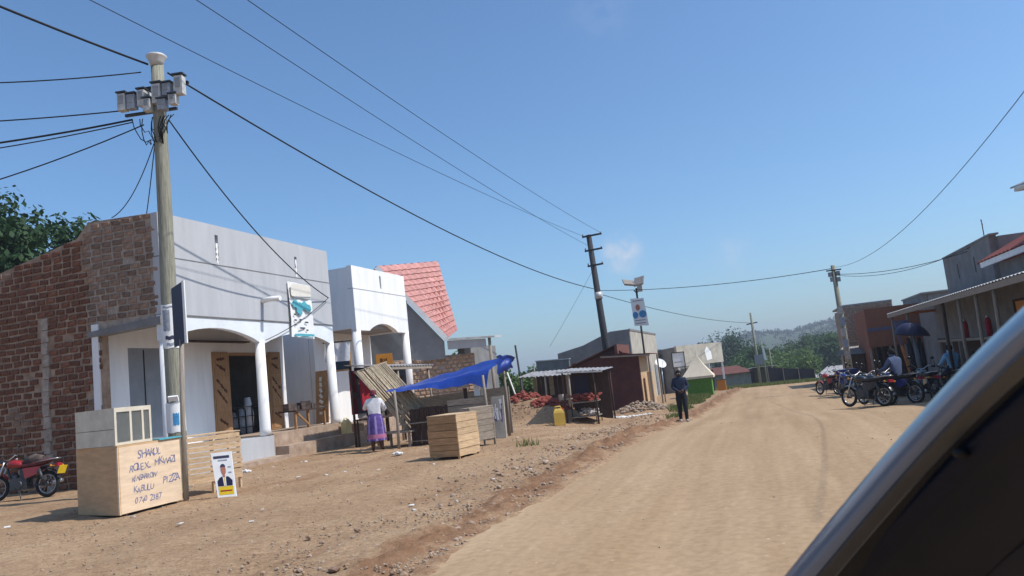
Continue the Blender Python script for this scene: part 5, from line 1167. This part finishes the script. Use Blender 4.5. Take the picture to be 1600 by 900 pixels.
FT = [(-7.3, 170.18, 8.82, 8.5, 'leaf_dark', 'tall round dark tree behind the pale building'), (-4.16, 145.95, 4.38, 6.4, 'leaf_far', 'grey green tree just right of the pale building'), (-1.0, 125.89, 2.94, 5.2, 'leaf_mid', 'green tree behind the far utility pole'),
      (2.06, 158.0, 2.87, 7.5, 'leaf_mid', 'broad green tree right of the white flag pole'), (4.06, 119.33, 1.46, 5.8, 'leaf_light', 'light green tree above the pale tin roof'), (7.4, 160.3, 3.8, 6.5, 'leaf_mid', 'mid green tree beyond the road end'),
      (11.3, 182.4, 5.2, 7.8, 'leaf_far', 'tall hazy tree left of the roadside pole'), (11.4, 150.9, 4.5, 5.6, 'leaf_mid', 'tall dark tree directly behind the roadside pole'), (11.1, 130.0, 1.9, 4.6, 'leaf_dark', 'dark tree right of the roadside pole'),
      (4.65, 101.7, -.03, 3.4, 'leaf_light', 'small pale green tree at the road end'), (-3.47, 104.58, .9, 3.6, 'leaf_mid', 'small tree over the rusty roofed shed'), (.28, 106.07, .21, 3.6, 'leaf_light', 'small light tree behind the open shed'), (3.6, 138.2, 1.1, 5.6, 'leaf_dark', 'dark tree between the flag pole and the pale roof')]
for k, (x, y, zt_, w_, m, lb) in enumerate(FT):
    tree(lb, x, y, zt_+.6, w_*1.55, m, clumps=44, per=80, lsize=.55 if y > 120 else .4, group='trees at the end of the road', seed=20+k)
for k, (x, y, zt_, w_, lb) in enumerate(((-14.2, 44.1, 2.2, 2.4, 'bright leafy bush behind the tarp stall'), (-12.7, 42.6, 1.7, 1.8, 'green bush beside the thin stick'), (-20.2, 57.0, 2.9, 4.0, 'far green bush above the red heap'), (-17.0, 44.9, 4.0, 3.4, 'tree showing under the porch roof of the pink roofed house'), (-17.8, 60, 2.8, 3.0, 'distant bush left of the grey block wall'))):
    tree(lb, x, y, zt_, w_*1.3, 'leaf_light' if k < 2 else 'leaf_mid', clumps=22, per=80, lsize=.26, name='bush' if k != 3 else 'tree', seed=50+k)
# hill with woods
def hill_h(x, y):
    prof = [(-900, 2), (-300, 3), (-161, 5), (-48, 10), (-25, 14), (-2, 18), (25, 15.5), (57, 20), (81, 17), (200, 26), (900, 24)]
    xx = x*720/max(y, 300); h = 2
    for (a, za), (c, zc) in zip(prof, prof[1:]):
        if a <= xx <= c: h = lerp(za, zc, smooth(a, c, xx))
    f = smooth(380, 720, y); g_ = 1-smooth(800, 1200, y)*.6
    return -10+(h+10)*f*g_ + 1.5*noise.noise(Vector((x*.02, y*.02, 0)))
q = MB(); xs = axis_pts([(-900, -200, 50), (-200, 250, 12), (250, 900, 50)]); ys = axis_pts([(300, 400, 30), (400, 820, 14), (820, 1250, 60)]); nx = len(xs)
q.add([(x, y, hill_h(x, y)-(0 if 310 < y < 1200 else 6)) for y in ys for x in xs], [(j*nx+i, j*nx+i+1, (j+1)*nx+i+1, (j+1)*nx+i) for j in range(len(ys)-1) for i in range(nx-1)], 0, True)
q.build('hill', 'hill_green', kind='structure')
rr = random.Random(77); q = MB()
for k in range(1500):
    y = rr.choice((rr.uniform(420, 760), rr.uniform(690, 735), rr.uniform(220, 420))); az = rr.uniform(-.27, .13); x = y*az; z = hill_h(x, y) if y > 300 else gh(x, y)
    big = rr.random() < .12; r_ = rr.uniform(1.6, 3.2)*(1.5 if big else 1)
    leaf_quads(q, (x, y, z+r_*.7), 16, r_, r_*.75, rr, .9)
q.build('distant_wood', 'leaf_far', kind='stuff', label='hazy wood covering the distant hill', cat='wood')
# grass
def grass(name, label, spots, h0, h1, m='grass'):
    rr = random.Random(5); q = MB()
    for x, y in spots:
        z = gh(x, y)-.01; a = rr.uniform(0, 6.28); h = rr.uniform(h0, h1); d = Vector((math.cos(a), math.sin(a), 0)); l_ = Vector((rr.uniform(-.5, .5)*h, rr.uniform(-.5, .5)*h, h)); w_ = .012+.002*y/10
        q.add([Vector((x, y, z))-d*w_, Vector((x, y, z))+d*w_, Vector((x, y, z))+l_], [(0, 1, 2)])
    q.build(name, m, kind='stuff', label=label, cat='grass')
rr = random.Random(8); sp = []
def blob(cx, cy, rx, ry, n):
    for _ in range(n): a, r_ = rr.uniform(0, 6.28), rr.random()**.6; sp.append((cx+rx*r_*math.cos(a), cy+ry*r_*math.sin(a)))
blob(-4.0, 45.5, .9, 4.5, 4200); blob(-3.6, 40, .6, 2.5, 900); blob(2.3, 61, 4.2, 2.6, 6000); blob(-2.0, 62, 2, 4, 2200); blob(-3.2, 28.5, .35, 1.3, 350); blob(-3.6, 34, .5, 2, 700); blob(-5.4, 17.2, .3, .25, 40)
grass('roadside_grass', 'patchy green grass along the far road edges', sp, .08, .26)

# ------------------------------------------------------------------ stones and litter
rr = random.Random(21); st = []
for _ in range(4200):
    y = 3.5+28*rr.random()**1.7; x = edge_l(y)-abs(rr.gauss(0, 1.0))-.02
    if x > -13.0: st.append((x, y, gh(x, y)+.01))
for _ in range(3200):
    y = 5+24*rr.random()**1.4; x = rr.uniform(-12.6, -3.2); st.append((x, y, gh(x, y)+.008))
lumps('roadside_stones', ['stone', 'stone_grey'], 'scattered small stones along the rough road shoulder', 'stones', st, .005, .020)
st = []
for _ in range(170):
    y = 4+30*rr.random()**1.6; x = rr.uniform(edge_l(y)+.1, edge_r(y)-.2); st.append((x, y, g0(x, y)-.016))
lumps('road_stones', ['stone_grey', 'stone_grey'], 'small stones loose on the dirt road', 'stones', st, .008, .018)
st = [(rr.uniform(-4.6, -2.7)-.5*rr.random(), rr.uniform(12, 30), 0) for _ in range(420)]+[(edge_l(y_)-.05-abs(rr.gauss(0, .75)), y_, 0) for y_ in [rr.uniform(4, 16) for _ in range(330)]]+[(rr.gauss(-9.4, 1.3), rr.gauss(29.4, .8), 0) for _ in range(420)]
lumps('dirt_clods', ['stone', 'mortar'], 'clods of dug earth along the road edge', 'clods', [(x, y, gh(x, y)+.015) for x, y, z in st], .010, .05)
q = MB()
for _ in range(70):
    y = 9+18*rr.random(); x = rr.uniform(-12.4, -3.3); s_ = rr.uniform(.02, .06); q.obox((x, y, gh(x, y)+.022), s_*1.6, s_, .012, rr.uniform(0, 3), rr.uniform(-.4, .4))
q.build('litter_scraps', 'litter', kind='stuff', label='scraps of white litter on the dirt', cat='litter')
for (x, y, lb) in ((-12.2, 15.9, 'white crumpled bag on the dirt below the porch ledge'), (-8.9, 17.4, 'white crumpled bag on the dirt near the woman')):
    lumps_o = lumps('plastic_bag', 'litter', lb, 'bag', [(x+dx, y, gh(x, y)+.045) for dx in (0, .08, .15)], .06, .09, kind=None)

# ------------------------------------------------------------------ people
def hand(par, wrist, dirv, palmn, m='skin', side=1, curl=.5):
    wrist, d, n_ = Vector(wrist), Vector(dirv).normalized(), Vector(palmn); n_ = (n_-d*n_.dot(d)).normalized(); s_ = d.cross(n_)*side
    q = MB(); q.tube([wrist-d*.02, wrist+d*.03, wrist+d*.085], [.026, .036, .034], 8)
    for i, (o, l_) in enumerate(((-.028, .065), (-.010, .075), (.009, .07), (.027, .055))):
        b_ = wrist+d*.08+s_*o; k1 = b_+d*l_*.45+n_*l_*.12*curl; k2 = k1+d*l_*.3+n_*l_*.35*curl; k3 = k2+d*l_*.12+n_*l_*.35*curl; q.tube([b_, k1, k2, k3], [.0095, .009, .008, .006], 5)
    b_ = wrist+d*.025+s_*-.03; q.tube([b_, b_+d*.03-s_*.025, b_+d*.06-s_*.028+n_*.015], [.012, .010, .007], 5)
    q.build('hand', m, par, local=True)
def person(label, loc, rz, J, top, bottom, shoe, sleeves=True, hairm='hair', scale=1.0, face=True, hands=None, skirt=None, scarf=None, group=None):
    t = thing('person', label, 'person', loc, group, rz, local=True); t.scale = (scale,)*3
    base = dict(pelvis=(0, 0, .95), waist=(0, .0, 1.08), chest=(0, 0, 1.30), neck=(0, 0, 1.47), head=(0, .02, 1.58), crown=(0, .01, 1.69),
        ls=(-.18, 0, 1.41), le=(-.23, .0, 1.13), lw=(-.22, .06, .88), rs=(.18, 0, 1.41), re=(.23, 0, 1.13), rw=(.22, .06, .88),
        lh=(-.09, 0, .90), lk=(-.10, .02, .50), la=(-.10, -.02, .09), lt=(-.11, .14, .04), rh=(.09, 0, .90), rk=(.10, .02, .50), ra=(.10, -.02, .09), rt=(.11, .14, .04))
    base.update(J)
    rad = dict(pelvis=.155, waist=.135, chest=.165, neck=.062, head=.092, crown=.075, ls=.075, le=.052, lw=.037, rs=.075, re=.052, rw=.037, lh=.115, lk=.073, la=.05, lt=.04, rh=.115, rk=.073, ra=.05, rt=.04)
    E_ = [('pelvis', 'waist', top), ('waist', 'chest', top), ('chest', 'neck', top), ('neck', 'head', 'skin'), ('head', 'crown', 'skin'), ('chest', 'ls', top), ('ls', 'le', top), ('le', 'lw', top if sleeves else 'skin'), ('chest', 'rs', top), ('rs', 're', top), ('re', 'rw', top if sleeves else 'skin'),
        ('pelvis', 'lh', bottom), ('lh', 'lk', bottom), ('lk', 'la', bottom), ('la', 'lt', shoe), ('pelvis', 'rh', bottom), ('rh', 'rk', bottom), ('rk', 'ra', bottom), ('ra', 'rt', shoe)]
    names = list(base); idx = {n: i for i, n in enumerate(names)}
    me = bpy.data.meshes.new('body'); me.from_pydata([base[n] for n in names], [(idx[a], idx[c]) for a, c, m in E_], []); me.update()
    ob = bpy.data.objects.new('tmp', me); COL.objects.link(ob); ob.modifiers.new('s', 'SKIN'); sv = me.skin_vertices[0].data
    for n, i in idx.items():
        r_ = rad[n]*1.12; sv[i].radius = (r_*1.12, r_*.86) if n in ('pelvis', 'waist', 'chest') else (r_, r_)
        sv[i].use_root = (n == 'pelvis')
    ss = ob.modifiers.new('u', 'SUBSURF'); ss.levels = ss.render_levels = 2
    dg = bpy.context.evaluated_depsgraph_get(); m2 = bpy.data.meshes.new_from_object(ob.evaluated_get(dg)); bpy.data.objects.remove(ob)
    ml = []; 
    for _, _, m in E_:
        if m not in ml: ml.append(m)
    m2.materials.clear()
    for m in ml: m2.materials.append(MATS[m])
    for p in m2.polygons:
        c = p.center; bd, bm_ = 9, 0
        for a, e, m in E_:
            A_, B_ = Vector(base[a]), Vector(base[e]); ab = B_-A_; f = max(0, min(1, (c-A_).dot(ab)/ab.length_squared)); dd = (c-(A_+ab*f)).length-rad[a]*.6
            if dd < bd: bd, bm_ = dd, ml.index(m)
        p.material_index = bm_; p.use_smooth = True
    o = bpy.data.objects.new('body', m2); COL.objects.link(o); o.parent = t; OFF[o.name] = Vector((0, 0, 0)); m2.name = 'body'
    hd, cr_ = Vector(base['head']), Vector(base['crown']); upv = (cr_-hd).normalized()
    q = MB(); prof = [(.088, -.02), (.104, .03), (.10, .08), (.075, .125), (.03, .145)]; q.lathe(prof, (hd.x, hd.y-.018, hd.z), 14, sx=.92); q.build('headscarf' if scarf else 'hair', scarf or hairm, t, local=True)
    if scarf: q = MB(); q.lathe([(.05, -.03), (.065, 0), (.05, .04)], (hd.x, hd.y-.1, hd.z+.02), 10); q.build('scarf_knot', scarf, t, local=True)
    q = MB(); q.tube([hd+Vector((0, .085, .035)), hd+Vector((0, .115, -.005)), hd+Vector((0, .092, -.015))], [.008, .016, .012], 6); q.build('nose', 'skin', t, local=True)
    for s_ in (-1, 1):
        q = MB(); q.lathe([(.001, -.006), (.012, 0), (.001, .006)], (hd.x+s_*.034, hd.y+.088, hd.z+.03), 8, axis='Y'); q.build('eye', 'white_paint', t, local=True)
        q = MB(); q.lathe([(.012, -.025), (.02, 0), (.010, .03)], (hd.x+s_*.095, hd.y, hd.z+.01), 8, sx=.5); q.build('ear', 'skin', t, local=True)
    q = MB(); q.obox((hd.x, hd.y+.092, hd.z-.045), .045, .012, .012); q.build('mouth', 'cloth_maroon', t, local=True)
    for k in ('l', 'r'):
        w_, e_ = Vector(base[k+'w']), Vector(base[k+'e']); hand(t, w_, (w_-e_), (.0, .6, 0) if abs((w_-e_).normalized().y) < .8 else (0, 0, -1), side=1 if k == 'l' else -1)
    if skirt:
        q = MB(); N = 28; vs = []; rows = ((.17, 1.06), (.20, .98), (.235, .85), (.25, .65), (.265, .48), (.27, .36), (.275, .30))
        for i, (r_, z) in enumerate(rows):
            for k in range(N): a = 2*math.pi*k/N; rr_ = r_*(1+.035*math.sin(a*7+i*.3)*min(1, i/2)); vs.append((rr_*math.cos(a), rr_*.8*math.sin(a), z))
        for i in range(len(rows)-1): 
            q.add([], [])
            for k in range(N): q.f.append([i*N+k, i*N+(k+1) % N, (i+1)*N+(k+1) % N, (i+1)*N+k]); q.m.append(1 if i == 4 else (2 if k % 4 == 1 and i > 0 else 0)); q.sm.append(True)
        q.v = vs; q.build('skirt', ['cloth_purple', 'cloth_pink', 'cloth_lilac'], t, local=True)
    return t
person('woman in white blouse, purple skirt and red headscarf, standing at the stall', (-10.32, 19.2, gh(-10.3, 19.2)), R(22),
       dict(le=(-.30, .12, 1.20), lw=(-.22, .32, 1.28), re=(.29, .10, 1.16), rw=(.2, .3, 1.1), la=(-.11, -.04, .09), ra=(.13, .03, .09), lt=(-.13, .12, .04), rt=(.15, .18, .04)), 'cloth_white', 'skin', 'cloth_dark', scarf='cloth_maroon', skirt=True, scale=.97)
person('man in dark navy clothes walking along the left road edge with hands together', (-2.55, 24.6, gh(-2.55, 24.6)-.02), R(188),
       dict(le=(-.25, .05, 1.16), lw=(-.07, .22, 1.06), re=(.25, .05, 1.16), rw=(.07, .22, 1.04), lk=(-.09, .12, .50), la=(-.09, .05, .09), lt=(-.11, .22, .05), rk=(.09, .0, .50), ra=(.10, -.16, .11), rt=(.11, -.02, .04)), 'cloth_navy', 'cloth_dark', 'goods_pale', scale=.95)
person('small far figure in dark clothes beside the orange box', (-3.55, 57.4, gh(-3.55, 57.4)), R(100), {}, 'wood_dark', 'cloth_dark', 'black', scale=.9)
SEAT = dict(pelvis=(0, 0, .86), waist=(0, .02, 1.0), chest=(0, .07, 1.2), neck=(0, .10, 1.38), head=(0, .12, 1.49), crown=(0, .11, 1.60), ls=(-.18, .07, 1.31), le=(-.27, .18, 1.08), lw=(-.25, .42, 1.02), rs=(.18, .07, 1.31), re=(.27, .18, 1.08), rw=(.25, .42, 1.02),
    lh=(-.10, .04, .84), lk=(-.2, .40, .68), la=(-.2, .28, .30), lt=(-.22, .42, .25), rh=(.10, .04, .84), rk=(.2, .40, .68), ra=(.2, .28, .30), rt=(.22, .42, .25))

# ------------------------------------------------------------------ motorbikes
def ring(q, c, R_, r_, n=26, k=8, axis='Y', mi=0):
    vs = []
    for i in range(n):
        a = 2*math.pi*i/n
        for j in range(k):
            b_ = 2*math.pi*j/k; rr_ = R_+r_*math.cos(b_); vs.append((c[0]+rr_*math.cos(a), c[1]+r_*.9*math.sin(b_), c[2]+rr_*math.sin(a)))
    q.add(vs, [(i*k+j, ((i+1) % n)*k+j, ((i+1) % n)*k+(j+1) % k, i*k+(j+1) % k) for i in range(n) for j in range(k)], mi, True)
def motorbike(label, loc, head, paint='red_paint', seat='seat_vinyl', lean=.0, group='motorbikes parked along the road', plate=True, rider=None):
    t = thing('motorbike', label, 'motorbike', loc, group, head, local=True); t.rotation_euler = (lean, 0, head)
    B = lambda q, n, m, p=None: q.build(n, m, p or t, local=True)
    for x, fr in ((.66, True), (-.60, False)):
        q = MB(); ring(q, (x, 0, .30), .26, .042); w_ = B(q, 'wheel', 'rubber')
        q = MB(); ring(q, (x, 0, .30), .215, .016); B(q, 'rim', 'steel', w_)
        q = MB(); q.tube([(x, -.07, .3), (x, .07, .3)], .045 if fr else .06, 10); B(q, 'hub', 'engine', w_)
        q = MB()
        for k in range(12): a = k*math.pi/6; q.tube([(x, .03*(-1)**k, .3), (x+.21*math.cos(a), 0, .3+.21*math.sin(a))], .004, 4, cap=False)
        B(q, 'spokes', 'steel', w_)
    for s_ in (-1, 1):
        q = MB(); q.tube([(.67, s_*.075, .30), (.55, s_*.075, .62), (.46, s_*.07, .88)], [.022, .024, .022], 8); B(q, 'fork_leg', 'steel')
        q = MB(); q.tube([(-.58, s_*.1, .33), (-.46, s_*.12, .66)], .035, 8); B(q, 'shock', 'engine')
    q = MB(); N = 9; vs = []
    for i in range(N):
        a = R(20)+R(125)*i/(N-1)
        for y, dr in ((-.06, -.015), (0, .012), (.06, -.015)): vs.append((.66+(.335+dr)*math.cos(a), y, .3+(.335+dr)*math.sin(a)))
    q.add(vs, [(i*3+j, i*3+j+1, (i+1)*3+j+1, (i+1)*3+j) for i in range(N-1) for j in range(2)], 0, True); B(q, 'front_mudguard', paint)
    q = MB(); vs = []
    for i in range(N):
        a = R(35)+R(125)*i/(N-1)
        for y, dr in ((-.075, -.02), (0, .012), (.075, -.02)): vs.append((-.60+(.345+dr)*math.cos(a), y, .31+(.345+dr)*math.sin(a)))
    q.add(vs, [(i*3+j, i*3+j+1, (i+1)*3+j+1, (i+1)*3+j) for i in range(N-1) for j in range(2)], 0, True); B(q, 'rear_mudguard', 'black_paint')
    q = MB(); q.tube([(.46, 0, .86), (.36, 0, .55), (.22, 0, .26)], .025, 7); q.tube([(.44, 0, .78), (.1, 0, .70), (-.3, 0, .66), (-.75, 0, .74)], .024, 7); q.tube([(-.25, 0, .66), (-.12, 0, .3), (-.6, .06, .3)], .022, 7); q.tube([(-.12, 0, .28), (.22, 0, .26)], .022, 7); B(q, 'frame', 'black_paint')
    q = MB(); q.obox((.06, 0, .36), .42, .22, .27); q.obox((-.1, 0, .58), .3, .16, .22); q.tube([(.16, 0, .42), (.25, 0, .60)], [.085, .075], 10); q.tube([(.04, -.15, .34), (.04, .15, .34)], .085, 12); B(q, 'engine', 'engine')
    q = MB(); prof = []
    secs = ((.42, .045, .80, .05), (.36, .105, .82, .085), (.22, .135, .83, .10), (.06, .12, .80, .085), (-.04, .08, .765, .05)); n = 12; vs = []
    for x, w_, z, h in secs:
        for k in range(n): a = 2*math.pi*k/n; vs.append((x, w_*math.cos(a), z+h*math.sin(a)))
    q.add(vs, [(i*n+k, (i+1)*n+k, (i+1)*n+(k+1) % n, i*n+(k+1) % n) for i in range(4) for k in range(n)]+[tuple(range(n)), tuple(range(4*n, 5*n))[::-1]], 0, True); q = q; o = q.build('fuel_tank', paint, t, local=True, fixn=True)
    q = MB(); q.tube([(.2, 0, .92), (.2, 0, .945)], .035, 10); B(q, 'tank_cap', 'steel', o)
    q = MB(); secs = ((.02, .10, .765, .04), (-.1, .125, .765, .07), (-.35, .135, .785, .075), (-.58, .125, .82, .07), (-.70, .09, .85, .035)); vs = []
    for x, w_, z, h in secs:
        for k in range(n): a = 2*math.pi*k/n; vs.append((x, w_*math.cos(a), z+h*math.sin(a)))
    q.add(vs, [(i*n+k, (i+1)*n+k, (i+1)*n+(k+1) % n, i*n+(k+1) % n) for i in range(4) for k in range(n)]+[tuple(range(n)), tuple(range(4*n, 5*n))[::-1]], 0, True); q.build('seat', seat, t, local=True, fixn=True)
    for s_ in (-1, 1): q = MB(); q.prism([(-.05, s_*.105, .70), (-.12, s_*.105, .46), (-.42, s_*.11, .55), (-.5, s_*.11, .72)], (0, s_*.02, 0)); q.build('side_cover', paint, t, local=True, fixn=True)
    q = MB(); q.tube([(-.4, -.13, .82), (-.85, -.12, .86), (-.9, 0, .87), (-.85, .12, .86), (-.4, .13, .82)], .014, 6); q.tube([(-.72, -.12, .855), (-.72, .12, .855)], .012, 6); B(q, 'carrier_rack', 'steel')
    q = MB(); q.tube([(.36, -.36, 1.0), (.42, -.22, 1.04), (.45, -.07, .93), (.45, .07, .93), (.42, .22, 1.04), (.36, .36, 1.0)], .014, 7); h_ = B(q, 'handlebar', 'steel')
    for s_ in (-1, 1):
        q = MB(); q.tube([(.37, s_*.27, 1.02), (.355, s_*.38, .995)], .02, 8); B(q, 'grip', 'rubber', h_)
        q = MB(); q.tube([(.41, s_*.24, 1.04), (.40, s_*.30, 1.22)], .007, 5); q.lathe([(.01, -.008), (.055, -.006), (.058, .004), (.05, .008)], (.39, s_*.32, 1.26), 12, axis='X', sx=1.0, sy=.75); B(q, 'mirror', 'black_paint', h_)
    q = MB(); q.lathe([(.03, -.10), (.085, -.03), (.095, .02), (.09, .04)], (.54, 0, .86), 14, axis='X'); l_ = B(q, 'headlamp', 'black_paint')
    q = MB(); q.lathe([(.086, 0), (.06, .018), (.01, .024)], (.581, 0, .86), 14, axis='X'); B(q, 'lens', 'white_paint', l_)
    q = MB(); q.obox((-.86, 0, .72), .07, .16, .08); l_ = B(q, 'tail_lamp', 'cloth_red')
    for s_ in (-1, 1):
        q = MB(); q.lathe([(.01, -.03), (.035, 0), (.01, .03)], (-.82, s_*.2, .70), 8, axis='X'); q.tube([(-.82, 0, .70), (-.82, s_*.2, .70)], .008, 5); B(q, 'indicator', 'orange_sign', l_)
        q = MB(); q.lathe([(.01, -.03), (.035, 0), (.01, .03)], (.47, s_*.2, .83), 8, axis='X'); q.tube([(.47, 0, .83), (.47, s_*.2, .83)], .008, 5); B(q, 'indicator', 'orange_sign')
    q = MB(); q.tube([(.25, -.08, .50), (.28, -.12, .3), (.1, -.15, .2), (-.3, -.16, .26), (-.85, -.17, .36)], [.02, .022, .024, .045, .042], 9); B(q, 'exhaust', 'steel')
    q = MB(); q.tube([(.0, .12, .22), (-.12, .24, .02)], .012, 5); B(q, 'side_stand', 'engine')
    q = MB(); q.tube([(.0, -.26, .25), (.0, .26, .25)], .014, 6); B(q, 'foot_pegs', 'rubber')
    if plate: q = MB(); q.obox((-.96, 0, .60), .012, .26, .19, 0, 0, -.35); B(q, 'number_plate', 'yellow')
    return t
def lp(x, y): return (x, y, gh(x, y)-.0)
rb = motorbike('red motorbike with yellow number plate parked beside the brick wall', (-16.72, 13.85, .01), R(192), 'red_paint', 'seat_maroon', lean=.08)
q = MB(); q.tube([(-.05, 0, .86), (-.3, .03, .9), (-.5, 0, .88)], [.1, .12, .08], 8); q.build('folded_cloth', 'goods', rb, local=True)
motorbike('dark motorbike nearest on the right with bright front wheel', (2.72, 24.7, g0(2.7, 24.7)-.01), R(131), 'black_paint', lean=.12, plate=False)
motorbike('blue motorbike behind the nearest one carrying a seated rider', (3.55, 24.6, g0(3.6, 24.6)-.01), R(128), 'blue_paint', lean=.05, plate=False)
motorbike('black motorbike close beside the ridden blue one', (4.35, 25.0, g0(4.4, 25.)-.01), R(98), 'black_paint', lean=.1, plate=False)
motorbike('motorbike parked far down the right edge by the blue crate', (2.55, 36.3, g0(2.5, 36.3)-.01), R(120), 'red_paint', lean=.1, plate=False)
motorbike('dark motorbike in front of the far blue crate', (3.0, 33.5, g0(3, 33.5)-.01), R(105), 'blue_paint', lean=.1, plate=False)
motorbike('dark motorbike squeezed between the nearest and the ridden one', (3.1, 25.6, g0(3.1, 25.6)-.01), R(118), 'black_paint', lean=.08, plate=False)
motorbike('motorbike tucked behind the ridden blue one', (3.9, 26.6, g0(3.9, 26.6)-.01), R(125), 'red_paint', lean=.08, plate=False)
motorbike('motorbike behind the far red one at the right road edge', (3.3, 37.2, g0(3.3, 37.2)-.01), R(112), 'black_paint', lean=.08, plate=False)
motorbike('motorbike under the parasol with a rider in light blue', (5.6, 27.6, gh(5.6, 27.6)-.01), R(105), 'black_paint', lean=.0, plate=False)
motorbike('motorbike in the shade at the counter end', (6.3, 26.3, gh(6.3, 26.3)-.01), R(95), 'red_paint', lean=.1, plate=False)
person('rider in blue grey shirt sitting on the blue motorbike', (3.62, 24.5, g0(3.6, 24.5)-.05), R(38), SEAT, 'cloth_blue', 'cloth_dark', 'black', group=None)
person('rider in light blue shirt sitting beside the counter', (5.66, 27.35, gh(5.6, 27.3)-.03), R(15), SEAT, 'cloth_ltblue', 'cloth_dark', 'black')
person('person in grey standing in the shade behind the counter', (6.9, 26.2, gh(6.9, 26.2)), R(100), {}, 'cloth_grey', 'cloth_dark', 'black', scale=.95)
t = thing('blue_crate', 'blue plastic crate load on the far right roadside', 'crate', (3.1, 34.6, g0(3.1, 34.6)))
z_ = g0(3.1, 34.6)
q = MB(); q.hexa([(2.85, 34.3, z_+.55), (3.5, 34.3, z_+.55), (3.5, 34.9, z_+.55), (2.85, 34.9, z_+.55), (2.75, 34.2, z_+1.05), (3.6, 34.2, z_+1.05), (3.6, 35.0, z_+1.05), (2.75, 35.0, z_+1.05)]); q.build('tub', 'blue_paint', t)
for x, y in ((2.9, 34.35), (3.45, 34.35), (3.45, 34.85), (2.9, 34.85)): q = MB(); q.beam((x, y, z_-.05), (x, y, z_+.56), .04, .04); q.build('stand_leg', 'engine', t)

# ------------------------------------------------------------------ the car the picture is taken from
CUR = dict(outer=[(-0.043, 1.136, 1.194), (0.06, 1.038, 1.326), (0.133, 0.935, 1.425), (0.188, 0.83, 1.502), (0.227, 0.721, 1.557)],
 paint_in=[(-0.005, 1.148, 1.19), (0.087, 1.048, 1.313), (0.161, 0.945, 1.415), (0.21, 0.838, 1.488), (0.245, 0.729, 1.545)],
 trim_in=[(0.013, 1.154, 1.188), (0.102, 1.053, 1.311), (0.174, 0.95, 1.412), (0.221, 0.842, 1.483), (0.255, 0.732, 1.539)],
 gap_in=[(0.032, 1.161, 1.186), (0.12, 1.059, 1.309), (0.19, 0.955, 1.408), (0.235, 0.847, 1.479), (0.266, 0.736, 1.534)],
 panel_mid=[(0.069, 1.173, 1.181), (0.144, 1.069, 1.29), (0.206, 0.964, 1.379), (0.25, 0.856, 1.442), (0.278, 0.745, 1.494)],
 panel_in=[(0.191, 1.214, 1.15), (0.239, 1.104, 1.244), (0.271, 0.992, 1.315), (0.287, 0.876, 1.371), (0.288, 0.757, 1.42)])
def cr_(pts, n=24):   # smooth curve through the points
    P = [Vector(p) for p in pts]; P = [P[0]*2-P[1]]+P+[P[-1]*2-P[-2]]; out = []
    for s_ in range(len(P)-3):
        for i in range(n//4):
            f = i/(n//4); a, b_, c, d = P[s_:s_+4]; out.append(.5*((2*b_)+(c-a)*f+(2*a-5*b_+4*c-d)*f*f+(3*b_-a-3*c+d)*f**3))
    out.append(P[-2]); return out
Cc = Vector((0, 0, CAMZ))
DEP = dict(outer=0, paint_in=.10, trim_in=.115, gap_in=.12, panel_mid=.14, panel_in=.20)   # how far each edge comes towards the cabin
CU = {k: cr_([Cc+(Vector(p)-Cc)*(1-DEP[k]/(Vector(p)-Cc).length) for p in v]) for k, v in CUR.items()}
car = thing('car', 'silver blue car windscreen pillar with dark trim at the lower right corner', 'car', (.9, 1.0, 0))
def strip(a, c, prof, nm, m, back=.05):
    A_, B_ = CU[a], CU[c]; q = MB(); vs = []; k = len(prof)
    for p, r_ in zip(A_, B_):
        out_ = (Vector((-.75, -.25, .6))).normalized()
        for f, h in prof: vs.append(p.lerp(r_, f)+out_*h)
    q.add(vs, [(i*k+j, (i+1)*k+j, (i+1)*k+j+1, i*k+j+1) for i in range(len(A_)-1) for j in range(k-1)], 0, True); return q.build(nm, m, car, fixn=True)
strip('outer', 'paint_in', [(-.25, -.06), (-.15, -.02), (0, 0), (.25, .008), (.6, .009), (.9, .004), (1, -.006)], 'windscreen_pillar', 'car_paint')
strip('paint_in', 'trim_in', [(0, -.008), (.2, .002), (.8, .003), (1, -.006)], 'pillar_trim', 'car_trim')
strip('trim_in', 'gap_in', [(0, -.007), (.15, -.02), (.85, -.02), (1, -.004)], 'rubber_seal', 'rubber')
strip('gap_in', 'panel_mid', [(0, -.005), (.15, .004), (.6, .008), (1, 0)], 'door_frame', 'car_panel')
strip('panel_mid', 'panel_in', [(0, -.0), (.08, -.012), (.5, -.006), (1, -.02)], 'door_trim', 'car_panel')
q = MB(); q.lathe([(.006, -.004), (.008, 0), (.004, .004)], Vector(CU['panel_mid'][12])*.35+Vector(CU['gap_in'][12])*.65+Vector((-.006, -.008, .003)), 10); q.build('trim_screw', 'black', car)
q = MB(); e0 = [Vector(p) for p in CU['panel_in']]; vs = []
for p in e0: vs += [p+Vector((.0, 0, -.002)), p+Vector((.10, .02, -.35)), Vector((p.x+.5, p.y+.1, .55))]
q.add(vs, [(i*3+j, (i+1)*3+j, (i+1)*3+j+1, i*3+j+1) for i in range(len(e0)-1) for j in range(2)], 0, True); q.build('door_skin', 'car_panel', car)

# ------------------------------------------------------------------ haze
hm = bpy.data.materials.new('haze'); hm.use_nodes = True; n = hm.node_tree.nodes; n.remove(n['Principled BSDF'])
pv = n.new('ShaderNodeVolumePrincipled'); pv.inputs['Color'].default_value = (.80, .86, .95, 1); pv.inputs['Density'].default_value = .00072; pv.inputs['Anisotropy'].default_value = .2
hm.node_tree.links.new(pv.outputs[0], n['Material Output'].inputs['Volume']); MATS['haze'] = hm
q = MB(); q.box(-1590, 1590, -290, 1690, -16, 42); q.build('haze', 'haze', kind='stuff', label='pale blue haze hanging over the far land', cat='haze')
